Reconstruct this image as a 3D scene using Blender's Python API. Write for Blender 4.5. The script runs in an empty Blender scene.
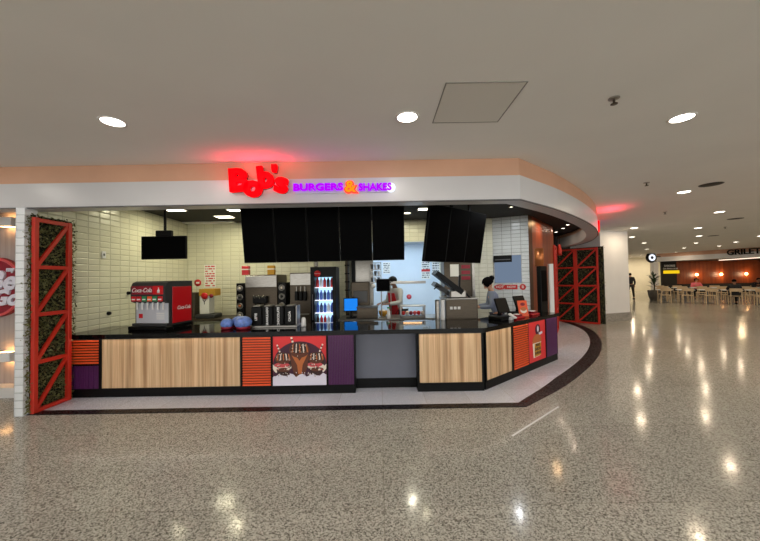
import bpy, math, random
from mathutils import Vector, Matrix, Euler
random.seed(7)
PI = math.pi
sc = bpy.context.scene
COL = sc.collection
R = math.radians

# ------------------------------------------------------------------ mesh builder
class MB:
    def __init__(s):
        s.v = []; s.f = []; s.m = []; s.sm = []
    def add(s, verts, faces, m=0, smooth=False, mtx=None):
        o = len(s.v)
        for p in verts:
            p = Vector(p)
            if mtx is not None: p = mtx @ p
            s.v.append(tuple(p))
        for f in faces:
            s.f.append(tuple(i + o for i in f)); s.m.append(m); s.sm.append(smooth)
        return s
    def box(s, x0, x1, y0, y1, z0, z1, m=0, mtx=None):
        v = [(x0,y0,z0),(x1,y0,z0),(x1,y1,z0),(x0,y1,z0),(x0,y0,z1),(x1,y0,z1),(x1,y1,z1),(x0,y1,z1)]
        return s.add(v, [(0,3,2,1),(4,5,6,7),(0,1,5,4),(1,2,6,5),(2,3,7,6),(3,0,4,7)], m, False, mtx)
    def rbox(s, x0, x1, y0, y1, z0, z1, b=.01, m=0, mtx=None):
        b = min(b, (x1-x0)*.45, (y1-y0)*.45, (z1-z0)*.45)
        V = []; idx = {}
        def vid(p):
            if p not in idx: idx[p] = len(V); V.append(p)
            return idx[p]
        X = (x0, x1); Y = (y0, y1); Z = (z0, z1); sg = (1, -1)
        c = {}
        for i in (0,1):
            for j in (0,1):
                for k in (0,1):
                    c[i,j,k] = (vid((X[i], Y[j]+sg[j]*b, Z[k]+sg[k]*b)), vid((X[i]+sg[i]*b, Y[j], Z[k]+sg[k]*b)), vid((X[i]+sg[i]*b, Y[j]+sg[j]*b, Z[k])))
        F = []
        for i in (0,1):
            q = [c[i,0,0][0], c[i,1,0][0], c[i,1,1][0], c[i,0,1][0]]; F.append(q if i else q[::-1])
            q = [c[0,i,0][1], c[0,i,1][1], c[1,i,1][1], c[1,i,0][1]]; F.append(q if i else q[::-1])
            q = [c[0,0,i][2], c[1,0,i][2], c[1,1,i][2], c[0,1,i][2]]; F.append(q if i else q[::-1])
        for j in (0,1):
            for k in (0,1):
                F.append([c[0,j,k][1], c[1,j,k][1], c[1,j,k][2], c[0,j,k][2]])
                F.append([c[j,0,k][0], c[j,1,k][0], c[j,1,k][2], c[j,0,k][2]])
                F.append([c[j,k,0][0], c[j,k,1][0], c[j,k,1][1], c[j,k,0][1]])
        for t in c.values(): F.append(list(t))
        return s.add(V, F, m, False, mtx)
    def prism(s, poly, z0, z1, m=0, mtx=None):
        n = len(poly)
        v = [(p[0],p[1],z0) for p in poly] + [(p[0],p[1],z1) for p in poly]
        f = [tuple(range(n-1,-1,-1)), tuple(range(n,2*n))] + [(i,(i+1)%n,(i+1)%n+n,i+n) for i in range(n)]
        return s.add(v, f, m, False, mtx)
    def cyl(s, p0, p1, r0, r1=None, n=20, m=0, smooth=True, caps=True):
        r1 = r0 if r1 is None else r1
        p0 = Vector(p0); p1 = Vector(p1); d = (p1-p0).normalized()
        a = d.orthogonal().normalized(); b = d.cross(a)
        v = []
        for p, r in ((p0,r0),(p1,r1)):
            for i in range(n):
                t = 2*PI*i/n; v.append(p + a*(r*math.cos(t)) + b*(r*math.sin(t)))
        s.add(v, [(i,(i+1)%n,(i+1)%n+n,i+n) for i in range(n)], m, smooth)
        if caps: s.add(v, [tuple(range(n-1,-1,-1)), tuple(range(n,2*n))], m, False)
        return s
    def lathe(s, prof, c=(0,0,0), n=24, m=0, mtx=None, smooth=True):
        v = []; f = []
        for r, z in prof:
            for i in range(n):
                t = 2*PI*i/n; v.append((c[0]+r*math.cos(t), c[1]+r*math.sin(t), c[2]+z))
        for j in range(len(prof)-1):
            for i in range(n):
                k = (i+1) % n
                f.append((j*n+i, j*n+k, (j+1)*n+k, (j+1)*n+i))
        return s.add(v, f, m, smooth, mtx)
    def ball(s, c, r, nu=16, nv=10, m=0, mtx=None):
        r = (r,r,r) if not hasattr(r,'__len__') else r
        v = [(c[0],c[1],c[2]-r[2])]; f = []
        for j in range(1, nv):
            ph = -PI/2 + PI*j/nv
            for i in range(nu):
                t = 2*PI*i/nu
                v.append((c[0]+r[0]*math.cos(ph)*math.cos(t), c[1]+r[1]*math.cos(ph)*math.sin(t), c[2]+r[2]*math.sin(ph)))
        v.append((c[0],c[1],c[2]+r[2])); top = len(v)-1
        for i in range(nu):
            k = (i+1) % nu
            f.append((0, 1+k, 1+i)); f.append((top, 1+(nv-2)*nu+i, 1+(nv-2)*nu+k))
            for j in range(nv-2):
                a = 1+j*nu
                f.append((a+i, a+k, a+nu+k, a+nu+i))
        return s.add(v, f, m, True, mtx)
    def tube(s, pts, r, n=8, m=0):
        pts = [Vector(p) for p in pts]
        rings = []
        for i, p in enumerate(pts):
            d = (pts[min(i+1,len(pts)-1)] - pts[max(i-1,0)]).normalized()
            a = d.cross(Vector((.13,.31,.94)));
            if a.length < .05: a = d.cross(Vector((1,0,0)))
            a.normalize(); b = d.cross(a)
            rr = r[i] if hasattr(r,'__len__') else r
            rings.append([p + a*(rr*math.cos(2*PI*k/n)) + b*(rr*math.sin(2*PI*k/n)) for k in range(n)])
        v = [q for g in rings for q in g]; f = []
        for j in range(len(pts)-1):
            for i in range(n):
                k = (i+1) % n
                f.append((j*n+i, j*n+k, (j+1)*n+k, (j+1)*n+i))
        f.append(tuple(range(n-1,-1,-1))); f.append(tuple((len(pts)-1)*n+i for i in range(n)))
        return s.add(v, f, m, True)
    def bar(s, p0, p1, w, t, up=(0,1,0), m=0):
        """box beam from p0 to p1, w wide across, t thick along `up`"""
        p0 = Vector(p0); p1 = Vector(p1); d = (p1-p0).normalized(); u = Vector(up).normalized()
        c = d.cross(u).normalized(); u = c.cross(d)
        v = []
        for p in (p0, p1):
            for a, b in ((-1,-1),(1,-1),(1,1),(-1,1)): v.append(p + c*(a*w/2) + u*(b*t/2))
        return s.add(v, [(0,3,2,1),(4,5,6,7),(0,1,5,4),(1,2,6,5),(2,3,7,6),(3,0,4,7)], m)
    def build(s, name, mats, parent=None, loc=(0,0,0), rz=0):
        me = bpy.data.meshes.new(name)
        me.from_pydata(s.v, [], s.f)
        if not isinstance(mats, (list,tuple)): mats = [mats]
        for m in mats: me.materials.append(m)
        me.polygons.foreach_set('material_index', s.m)
        me.polygons.foreach_set('use_smooth', s.sm)
        import bmesh
        b = bmesh.new(); b.from_mesh(me); bmesh.ops.recalc_face_normals(b, faces=b.faces); b.to_mesh(me); b.free()
        me.update()
        o = bpy.data.objects.new(name, me); COL.objects.link(o)
        o.location = loc; o.rotation_euler = (0,0,rz)
        if parent: o.parent = parent
        return o

def tag(o, label, cat, group=None, kind=None):
    o['label'] = label; o['category'] = cat
    if group: o['group'] = group
    if kind: o['kind'] = kind
    return o
def thing(name, label, cat, loc=(0,0,0), rz=0, group=None):
    o = bpy.data.objects.new(name, None); COL.objects.link(o)
    o.location = loc; o.rotation_euler = (0,0,rz); o.empty_display_size = .1
    return tag(o, label, cat, group)
def struct(name, mb, mats, loc=(0,0,0), rz=0):
    o = mb.build(name, mats, None, loc, rz); o['kind'] = 'structure'; return o
def copy_tree(o, parent=None):
    c = o.copy(); COL.objects.link(c); c.parent = parent
    for ch in list(o.children): copy_tree(ch, c)
    return c
def dup(root, loc, rz, label, group=None):
    r = copy_tree(root); r.location = loc; r.rotation_euler = (0,0,rz); r['label'] = label
    if group: r['group'] = group
    return r

def text_mb(txt, size, depth=.01, offset=0., shear=0., m=0, mb=None, mtx=None, align='CENTER', sx=1., bevel=0.):
    """lettering standing up in local XZ, facing -Y, centred on the origin"""
    cu = bpy.data.curves.new('t', 'FONT'); cu.body = txt; cu.size = size; cu.extrude = depth/2; cu.offset = offset
    cu.shear = shear; cu.align_x = align; cu.align_y = 'CENTER'; cu.resolution_u = 3; cu.bevel_depth = bevel
    ob = bpy.data.objects.new('t', cu); COL.objects.link(ob)
    dg = bpy.context.evaluated_depsgraph_get(); dg.update()
    me = bpy.data.meshes.new_from_object(ob.evaluated_get(dg))
    M = Matrix.Rotation(PI/2, 4, 'X') @ Matrix.Diagonal((sx,1,1,1))
    if mtx is not None: M = mtx @ M
    mb = mb or MB()
    mb.add([v.co for v in me.vertices], [tuple(p.vertices) for p in me.polygons], m, False, M)
    bpy.data.objects.remove(ob); bpy.data.curves.remove(cu); bpy.data.meshes.remove(me)
    return mb
def T(x=0,y=0,z=0,rz=0,ry=0,rx=0):
    return Matrix.Translation((x,y,z)) @ Euler((rx,ry,rz)).to_matrix().to_4x4()

# ------------------------------------------------------------------ materials
def lin(c):
    c = [x/255 for x in c]
    return tuple((x/12.92 if x <= .04045 else ((x+.055)/1.055)**2.4) for x in c) + (1,)
def mat(name, rgb, rough=.5, metal=0., emit=None, es=0., spec=.5, alpha=None, trans=0.):
    m = bpy.data.materials.new(name); m.use_nodes = True
    b = m.node_tree.nodes['Principled BSDF']
    b.inputs['Base Color'].default_value = lin(rgb); b.inputs['Roughness'].default_value = rough
    b.inputs['Metallic'].default_value = metal; b.inputs['Specular IOR Level'].default_value = spec
    if emit: b.inputs['Emission Color'].default_value = lin(emit); b.inputs['Emission Strength'].default_value = es
    if trans: b.inputs['Transmission Weight'].default_value = trans
    return m
def N(m, t, **k):
    n = m.node_tree.nodes.new(t)
    for a, v in k.items(): setattr(n, a, v)
    return n
def L(m, a, b): m.node_tree.links.new(a, b)
def ramp(m, stops):
    r = N(m, 'ShaderNodeValToRGB'); e = r.color_ramp.elements
    while len(e) < len(stops): e.new(.5)
    for i, (p, c) in enumerate(stops): e[i].position = p; e[i].color = lin(c)
    return r
def coords(m, scale=(1,1,1), rot=(0,0,0)):
    tc = N(m, 'ShaderNodeTexCoord'); mp = N(m, 'ShaderNodeMapping')
    mp.inputs['Scale'].default_value = scale; mp.inputs['Rotation'].default_value = rot
    L(m, tc.outputs['Object'], mp.inputs['Vector']); return mp.outputs['Vector']
def mottle(m, scale=6, amt=.12, sc3=(1,1,1)):
    """slight uneven tone so a painted or metal surface is not perfectly flat"""
    b = m.node_tree.nodes['Principled BSDF']; c = tuple(b.inputs['Base Color'].default_value)
    n = N(m, 'ShaderNodeTexNoise'); n.inputs['Scale'].default_value = scale; n.inputs['Detail'].default_value = 4
    L(m, coords(m, sc3), n.inputs['Vector'])
    r = N(m, 'ShaderNodeValToRGB')
    r.color_ramp.elements[0].position = .3; r.color_ramp.elements[1].position = .7
    r.color_ramp.elements[0].color = tuple(x*(1-amt) for x in c[:3])+(1,); r.color_ramp.elements[1].color = tuple(min(1,x*(1+amt)) for x in c[:3])+(1,)
    L(m, n.outputs['Fac'], r.inputs['Fac']); L(m, r.outputs['Color'], b.inputs['Base Color'])
    return m

def granite(name, stops, rough, scale=55, seam=None, spec=.5):
    m = mat(name, (128,128,128), rough, spec=spec); b = m.node_tree.nodes['Principled BSDF']
    co = coords(m)
    v = N(m, 'ShaderNodeTexVoronoi'); v.inputs['Scale'].default_value = scale; L(m, co, v.inputs['Vector'])
    sp = N(m, 'ShaderNodeSeparateColor'); L(m, v.outputs['Color'], sp.inputs[0])
    n = N(m, 'ShaderNodeTexNoise'); n.inputs['Scale'].default_value = scale*.45; n.inputs['Detail'].default_value = 5; L(m, co, n.inputs['Vector'])
    mx = N(m, 'ShaderNodeMath', operation='MULTIPLY_ADD'); L(m, sp.outputs[0], mx.inputs[0]); mx.inputs[1].default_value = .55
    mm = N(m, 'ShaderNodeMath', operation='MULTIPLY'); L(m, n.outputs['Fac'], mm.inputs[0]); mm.inputs[1].default_value = .45
    L(m, mm.outputs[0], mx.inputs[2])
    r = ramp(m, stops); L(m, mx.outputs[0], r.inputs['Fac'])
    out = r.outputs['Color']
    rr = N(m, 'ShaderNodeMapRange'); rr.inputs['From Min'].default_value = .2; rr.inputs['From Max'].default_value = .75
    rr.inputs['To Min'].default_value = rough*2.4; rr.inputs['To Max'].default_value = rough*.8
    L(m, mx.outputs[0], rr.inputs['Value']); L(m, rr.outputs['Result'], b.inputs['Roughness'])
    if seam:
        bk = N(m, 'ShaderNodeTexBrick'); bk.offset = 0; bk.inputs['Scale'].default_value = 1
        bk.inputs['Brick Width'].default_value = seam; bk.inputs['Row Height'].default_value = seam
        bk.inputs['Mortar Size'].default_value = .0025; bk.inputs['Color1'].default_value = (1,1,1,1); bk.inputs['Color2'].default_value = (.86,.86,.86,1)
        bk.inputs['Mortar'].default_value = (.62,.6,.56,1); L(m, co, bk.inputs['Vector'])
        mi = N(m, 'ShaderNodeMix', data_type='RGBA', blend_type='MULTIPLY'); mi.inputs['Factor'].default_value = 1
        L(m, out, mi.inputs[6]); L(m, bk.outputs['Color'], mi.inputs[7]); out = mi.outputs[2]
    L(m, out, b.inputs['Base Color'])
    return m

def tiles(name, rgb, w=.21, h=.10, rough=.22, grout=(194,191,166)):
    """bevelled running-bond tiles laid in the object's local XZ plane"""
    m = mat(name, rgb, rough); b = m.node_tree.nodes['Principled BSDF']
    tc = N(m, 'ShaderNodeTexCoord'); sp = N(m, 'ShaderNodeSeparateXYZ'); cb = N(m, 'ShaderNodeCombineXYZ')
    L(m, tc.outputs['Object'], sp.inputs[0]); L(m, sp.outputs['X'], cb.inputs['X']); L(m, sp.outputs['Z'], cb.inputs['Y'])
    def br(ms, sm):
        k = N(m, 'ShaderNodeTexBrick'); k.offset = 0; k.inputs['Scale'].default_value = 1
        k.inputs['Brick Width'].default_value = w; k.inputs['Row Height'].default_value = h
        k.inputs['Mortar Size'].default_value = ms; k.inputs['Mortar Smooth'].default_value = sm
        L(m, cb.outputs[0], k.inputs['Vector']); return k
    k = br(.0035, .1)
    c = lin(rgb); k.inputs['Color1'].default_value = c; k.inputs['Color2'].default_value = tuple(x*.93 for x in c[:3])+(1,)
    k.inputs['Mortar'].default_value = lin(grout); L(m, k.outputs['Color'], b.inputs['Base Color'])
    k2 = br(.014, 1.)
    bp = N(m, 'ShaderNodeBump'); bp.invert = True; bp.inputs['Distance'].default_value = .012; bp.inputs['Strength'].default_value = .6
    L(m, k2.outputs['Fac'], bp.inputs['Height']); L(m, bp.outputs['Normal'], b.inputs['Normal'])
    return m

def wood(name, stops, sx=18, sz=.6, rough=.45, planks=.09, pdark=.86):
    m = mat(name, (180,140,100), rough); b = m.node_tree.nodes['Principled BSDF']
    n = N(m, 'ShaderNodeTexNoise'); n.inputs['Scale'].default_value = 1; n.inputs['Detail'].default_value = 6; n.inputs['Roughness'].default_value = .65
    L(m, coords(m, (sx, 3, sz)), n.inputs['Vector'])
    r = ramp(m, stops); L(m, n.outputs['Fac'], r.inputs['Fac'])
    out = r.outputs['Color']
    if planks:
        tc = N(m, 'ShaderNodeTexCoord'); sp = N(m, 'ShaderNodeSeparateXYZ'); L(m, tc.outputs['Object'], sp.inputs[0])
        d = N(m, 'ShaderNodeMath', operation='DIVIDE'); d.inputs[1].default_value = planks; L(m, sp.outputs['X'], d.inputs[0])
        fl = N(m, 'ShaderNodeMath', operation='FLOOR'); L(m, d.outputs[0], fl.inputs[0])
        wn = N(m, 'ShaderNodeTexWhiteNoise', noise_dimensions='1D'); L(m, fl.outputs[0], wn.inputs['W'])
        r2 = ramp(m, [(0,(int(255*pdark),)*3),(1,(255,255,255))]); L(m, wn.outputs['Value'], r2.inputs['Fac'])
        mi = N(m, 'ShaderNodeMix', data_type='RGBA', blend_type='MULTIPLY'); mi.inputs['Factor'].default_value = 1
        L(m, out, mi.inputs[6]); L(m, r2.outputs['Color'], mi.inputs[7]); out = mi.outputs[2]
    L(m, out, b.inputs['Base Color']); return m

M = {}
M['floor'] = granite('hall_granite', [(.22,(94,90,83)),(.36,(146,143,133)),(.52,(182,179,169)),(.75,(208,206,196))], .09, 118, 1.2, spec=.14)
M['white_granite'] = granite('pale_granite', [(.2,(206,212,228)),(.5,(226,232,247)),(.8,(236,242,253))], .16, 90, .6)
M['dark_granite'] = granite('black_granite', [(.2,(8,7,10)),(.6,(24,19,24)),(.85,(40,32,38))], .3, 80, spec=.3)
M['base_granite'] = granite('skirting_granite', [(.25,(96,90,84)),(.5,(150,144,134)),(.8,(185,178,168))], .25, 60)
M['ceiling'] = mottle(mat('ceiling_paint', (232,230,226), .85), 1.2, .02)
M['white_paint'] = mottle(mat('white_paint', (226,224,222), .4), 2, .03)
M['fascia_white'] = mottle(mat('fascia_white', (200,200,203), .32), 1.5, .03)
M['beige_band'] = mottle(mat('beige_band', (205,160,132), .5), 2, .05)
M['black_ceiling'] = mat('black_ceiling', (22,20,18), .8)
M['tile'] = tiles('cream_tile', (226,223,200))
M['tile_white'] = tiles('white_tile', (214,217,216), .21, .09, .25, (130,132,130))
M['column_brick'] = tiles('white_brick', (232,236,240), .24, .10, .5, (190,195,200))
M['cream_wall'] = mottle(mat('cream_paint', (226,224,206), .6), 2, .03)
M['black'] = mat('black_satin', (5,5,6), .45, spec=.18)
M['black_gloss'] = mat('black_slab', (6,6,7), .06, spec=.25)
M['screen'] = mat('dark_screen', (1,1,2), .5, spec=.04)
M['wood'] = wood('counter_wood', [(.3,(158,118,82)),(.45,(208,168,126)),(.58,(236,204,162)),(.75,(196,154,112))], 16, .3, pdark=.93)
M['orange'] = mat('orange_slat', (240,92,44), .4)
M['orange_back'] = mat('orange_backing', (120,34,18), .6)
M['purple'] = mat('purple_slat', (84,34,88), .4)
M['red_metal'] = mat('red_steel', (196,44,26), .45)
M['grey_panel'] = mottle(mat('grey_laminate', (104,108,122), .5), 3, .04)
M['steel'] = mottle(mat('brushed_steel', (156,152,146), .32, .85), 12, .12, (1,1,6))
M['steel_dark'] = mottle(mat('dull_steel', (84,75,64), .42, .7), 10, .15, (1,1,5))
M['white'] = mat('white_plastic', (232,232,232), .4)
M['grey'] = mat('grey_plastic', (90,90,92), .5)
M['dark_grey'] = mat('charcoal_plastic', (44,44,46), .5)
M['red'] = mat('red_plastic', (200,18,28), .35)
M['maroon'] = mat('dark_red', (138,14,38), .5)
M['green'] = mat('green_plastic', (40,130,80), .5)
M['copper'] = mat('copper', (196,120,70), .35, .7)
M['paper'] = mat('paper', (236,234,228), .7)
M['ink'] = mat('ink', (40,38,40), .7)
M['red_ink'] = mat('red_ink', (200,40,40), .6)
M['kraft'] = mat('mustard_card', (190,140,40), .7)
M['blue_bag'] = mottle(mat('blue_film', (110,140,214), .3), 25, .25)
M['leaf'] = mottle(mat('leaf_green', (104,104,62), .6), 30, .5)
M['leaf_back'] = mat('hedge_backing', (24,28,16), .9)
M['brown_wall'] = wood('brown_cladding', [(.3,(66,40,26)),(.5,(98,60,38)),(.7,(120,76,48))], 8, .5, .4, .5, .9)
M['rust_wood'] = wood('rust_cladding', [(.3,(120,50,20)),(.5,(150,68,28)),(.7,(170,84,38))], 5, .4, .4, .95, .85)
M['dark_wall'] = mat('dark_wall', (30,26,24), .7)
M['cool_wall'] = mottle(mat('back_kitchen_paint', (216,226,236), .4), 2, .03)
M['grey_wood'] = wood('grey_wood', [(.3,(150,138,134)),(.5,(172,160,156)),(.7,(186,175,170))], 10, .4, .5, .3, .95)
M['pale_wood'] = mat('pale_wood', (206,180,144), .5)
M['skin'] = mat('skin', (190,140,112), .5)
M['skin_dark'] = mat('skin_brown', (140,96,72), .5)
M['hair'] = mat('hair_black', (6,5,5), .9, spec=.1)
M['terracotta'] = mottle(mat('pot_grey', (86,80,74), .7), 8, .1)
M['soil'] = mat('soil', (40,30,22), .9)
M['plant'] = mat('plant_leaf', (34,58,30), .5)
M['brown_choc'] = mat('chocolate', (98,50,30), .5)
M['choc_dark'] = mat('dark_chocolate', (52,26,22), .5)
M['cream'] = mat('cream', (238,226,214), .5)
M['caramel'] = mat('caramel', (192,108,56), .5)
M['pink'] = mat('strawberry', (214,84,90), .5)
M['plum'] = mat('plum', (66,22,50), .5)
M['poster_white'] = mat('poster_white', (226,224,240), .5)
def em(name, rgb, s): 
    m = mat(name, (8,8,8), .9, emit=rgb, es=s, spec=.05); return m
M['lamp'] = em('lamp_lens', (255,244,224), 9)
M['lamp_in'] = em('kitchen_lamp_lens', (255,246,214), 6)
M['lamp_cool'] = em('cool_lamp_lens', (226,240,255), 10)
M['neon_red'] = em('neon_red', (255,0,8), 1.4)
M['neon_red_back'] = em('neon_red_back', (255,10,20), 9)
M['neon_purple'] = em('neon_purple', (165,0,250), 1.3)
M['neon_orange'] = em('neon_orange', (255,120,10), 1.6)
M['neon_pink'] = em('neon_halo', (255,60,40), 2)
M['blue_screen'] = em('blue_screen', (30,130,235), 1.0)
M['fridge_lit'] = em('fridge_backlight', (170,212,245), 1.5)
M['sconce_glow'] = em('sconce_glow', (255,190,120), 16)
M['yellow_lit'] = em('yellow_lit', (250,205,30), .9)
M['glow_line'] = em('glow_line', (255,226,200), 1.6)
M['poster_red'] = mat('poster_red', (206,44,48), .45, emit=(222,48,52), es=.08)
M['pane_sheen'] = em('pane_sheen_emission', (156,178,208), .42)  # emission stands in for the serving pane's bright silvery reflection
M['white_lit'] = em('white_lit', (240,245,255), 1.2)

# ------------------------------------------------------------------ setting: hall
CEIL = 3.25
struct('floor', MB().box(-9.5,34,-8,36,-.1,0), M['floor'])
struct('ceiling', MB().box(-9.5,34,-8,36,CEIL,CEIL+.1), M['ceiling'])
struct('wall_left', MB().box(-9.6,-9.5,-8,36,0,CEIL), M['white_paint'])
struct('wall_right', MB().box(34,34.1,-8,36,0,CEIL), M['white_paint'])

# fascia path (outer edge), straight then bending round the right side
P = [(-9.4,4.15),(1.86,4.15)]
K = [(1.86,4.15),(2.82,4.92),(3.85,5.92),(4.70,6.88),(5.42,7.86),(5.98,8.8),(6.42,9.75),(6.68,10.7),(6.78,11.6)]
def catmull(K, n=5):
    out = []
    for i in range(len(K)-1):
        p0 = Vector(K[max(i-1,0)]) if i else Vector(K[0])*2-Vector(K[1]); p1 = Vector(K[i]); p2 = Vector(K[i+1])
        p3 = Vector(K[i+2]) if i+2 < len(K) else p2*2-p1
        for k in range(n):
            t = k/n
            out.append(tuple(.5*((2*p1)+(-p0+p2)*t+(2*p0-5*p1+4*p2-p3)*t*t+(-p0+3*p1-3*p2+p3)*t**3)))
    out.append(K[-1]); return out
curve = catmull(K)
path = P[:1] + curve
def offset(path, d):
    out = []
    for i, p in enumerate(path):
        p = Vector(p)
        a = (p - Vector(path[i-1])).normalized() if i else (Vector(path[1])-p).normalized()
        b = (Vector(path[i+1])-p).normalized() if i < len(path)-1 else a
        na = Vector((-a.y,a.x)); nb = Vector((-b.y,b.x)); n = (na+nb).normalized()
        dd = d(i) if callable(d) else d
        q = p + n*(dd/max(n.dot(na),.5)); out.append((q.x,q.y))
    return out
def band(mb, outer, inner, z0, z1, m=0):
    n = len(outer)
    v = [(x,y,z) for z in (z0,z1) for pth in (outer,inner) for x,y in pth]
    f = []
    for i in range(n-1):
        j = i+1
        f += [(i,j,n+j,n+i), (2*n+i,3*n+i,3*n+j,2*n+j), (i,2*n+i,2*n+j,j), (n+i,n+j,3*n+j,3*n+i)]
    f += [(0,n,3*n,2*n), (n-1,3*n-1,4*n-1,2*n-1)]
    return mb.add(v, f, m)
struct('trim_1', band(MB(), path, offset(path,.25), 2.70, 3.02), M['fascia_white'])
struct('trim_2', band(MB(), offset(path,.012), offset(path,.25), 3.02, CEIL), M['beige_band'])
struct('trim_3', band(MB(), offset(path,-.006), offset(path,.012), 2.69, 2.705), M['grey'])

# shop floor: black strip following the fascia, pale granite inside
fl = [(-4.62,4.165)] + curve
sin = offset(fl, lambda i: .13 + .11*min(1,max(0,(i-1)/6)))
struct('trim_4', band(MB(), fl, sin, 0, .008), M['dark_granite'])
struct('floor', MB().prism(sin + [(6.5,12),(-.75,12),(-.75,7.8),(-4.70,7.8),(-4.70,4.30)], 0, .006), M['white_granite'])

# interior dark ceiling
ci = offset(path,.25)
ci = [p for p in ci if p[0] > -4.7]
struct('ceiling', MB().prism([(-4.84,4.40)] + ci + [(6.5,12.1),(3.0,12.1),(3.0,8.0),(-4.84,8.0)], 3.12, 3.16), M['black_ceiling'])
# pale drop of plasterboard in the back corner
struct('ceiling', MB().box(-4.70,-3.5,7.55,7.8,3.095,3.118), M['white_paint'])

# tiled kitchen walls, each in its own frame so that the tiles run along it
def wall(name, a, b, z0, z1, th, m, opening=None):
    a = Vector(a); b = Vector(b); d = b-a; ln = d.length; mb = MB()
    if opening:
        x0, x1, zt = opening
        mb.box(0,x0,0,th,z0,z1).box(x1,ln,0,th,z0,z1).box(x0,x1,0,th,zt,z1)
    else: mb.box(0,ln,0,th,z0,z1)
    return struct(name, mb, m, (a.x,a.y,0), math.atan2(d.y,d.x))
wall('wall_left', (-4.72,4.30), (-4.72,7.95), 0, 3.12, .10, M['tile'])
wall('wall_back', (-4.72,7.80), (2.78,7.80), 0, 3.12, .12, M['tile'], opening=(4.02,6.20,2.58))
wall('wall_right', (2.78,7.80), (3.50,7.45), 0, 3.12, .10, M['tile_white'])
wall('trim_5', (3.50,7.45), (3.66,7.60), 0, 3.12, .10, M['brown_wall'])
wall('wall_right', (3.66,7.60), (5.15,9.40), 0, 3.12, .10, M['rust_wood'])
wall('wall_back', (4.9,12.0), (7.2,12.0), 0, 3.25, .10, M['dark_wall'])
wall('wall_right', (5.15,9.40), (5.0,12.0), 0, 3.12, .10, M['dark_wall'])
# back kitchen, seen through the opening
wall('wall_back', (-1.2,9.6), (2.4,9.6), 0, 2.9, .1, M['cool_wall'])
wall('wall_left', (-1.1,7.92), (-1.1,9.6), 0, 2.9, .1, M['cool_wall'])
wall('wall_right', (2.3,9.6), (2.3,7.92), 0, 2.9, .1, M['cool_wall'])
struct('ceiling', MB().box(-1.2,2.4,7.92,9.7,2.72,2.8), M['white_paint'])

# left pier of white brick, the neighbouring front and its grey panel
struct('wall_left', MB().box(0,.115,0,.16,0,2.70), M['column_brick'], (-4.73,4.12,0))
struct('wall_front', MB().box(0,4.6,0,.1,0,CEIL), M['grey_wood'], (-9.45,4.95,0))
struct('trim_6', MB().box(-9.45,-4.84,4.80,4.95,0,.10).box(-9.45,-4.84,4.74,4.95,.10,.17), M['white_paint'])

# the big hall column
cdir = math.atan2(.42,1.3)
struct('wall_column', MB().box(0,1.37,0,1.2,.30,CEIL), M['white_paint'], (7.80,11.22,0), cdir)
struct('baseboard_column', MB().box(-.01,1.38,-.015,1.21,0,.30), M['base_granite'], (7.80,11.22,0), cdir)

# ------------------------------------------------------------------ gates and hedges
def leaf_cloud(mb, w, h, n, depth, size, m=0, y0=0.):
    for _ in range(n):
        x = random.uniform(-.02, w+.02); z = random.uniform(0, h); y = y0 - random.uniform(0, depth)
        c = Vector((x,y,z)); a = Vector((random.gauss(0,1),random.gauss(0,1)-.5,random.gauss(0,1))).normalized()
        b = a.cross(Vector((random.gauss(0,1),random.gauss(0,1),random.gauss(0,1)))).normalized()
        s = size*random.uniform(.6,1.3)
        mb.add([c-b*s*.2, c+a*s*.5-b*s*.25, c+a*s, c+a*s*.5+b*s*.25], [(0,1,2,3)], m)
def hedge(label, loc, rz, w, h, n, size=.04):
    t = thing('hedge_panel', label, 'hedge', loc, rz)
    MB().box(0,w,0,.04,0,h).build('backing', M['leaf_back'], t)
    mb = MB(); leaf_cloud(mb, w, h, int(n*2.0), .05, size); mb.build('foliage', M['leaf'], t)
    return t
def truss_gate(label, loc, rz, w, h, leaves=1, pw=.055, cells=4, dp=.05):
    t = thing('truss_gate', label, 'gate', loc, rz)
    lw = w/leaves
    for k in range(leaves):
        x0 = k*lw; x1 = x0+lw
        for x in (x0, x1-pw): MB().rbox(x, x+pw, 0, dp, 0, h, .004).build('post', M['red_metal'], t)
        for i in range(cells+1):
            z = .0 + (h-pw)*i/cells
            MB().box(x0+pw, x1-pw, .006, dp-.006, z, z+pw*.9).build('rail', M['red_metal'], t)
        for i in range(cells):
            z = (h-pw)*i/cells
            MB().bar((x0+pw, dp/2, z+pw), (x1-pw, dp/2, z+(h-pw)/cells), pw*.8, dp*.6).build('diagonal', M['red_metal'], t)
    return t
hedge('green artificial hedge panel behind the red gate beside the white brick pier', (-4.62,4.24,.02), R(90), .52, 2.6, 2400)
truss_gate('narrow red steel gate with diagonal braces beside the white brick pier', (-4.525,4.165,.012), R(90), .51, 2.57)
# a strip of hedge wrapping the free end, facing the hall
t = hedge('narrow strip of artificial hedge on the end of the pier by the red gate', (-4.615,4.19,.02), 0, .035, 2.6, 420)
g0 = Vector((6.42,11.72)); g1 = Vector((7.36,10.72)); ga = math.atan2(*(g1-g0).yx)
truss_gate('wide red steel double gate under the curved end of the fascia', (g0.x,g0.y,.012), ga, (g1-g0).length, 2.60, 2, .06)
hedge('dark artificial hedge panel behind the red double gate', (g0.x+.07,g0.y+.07,.02), ga, (g1-g0).length+.14, 2.62, 2600)
truss_gate('red steel gate seen edge-on against the rust-coloured wood wall', (5.14,9.30,.012), R(57), .70, 2.57)

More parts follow.
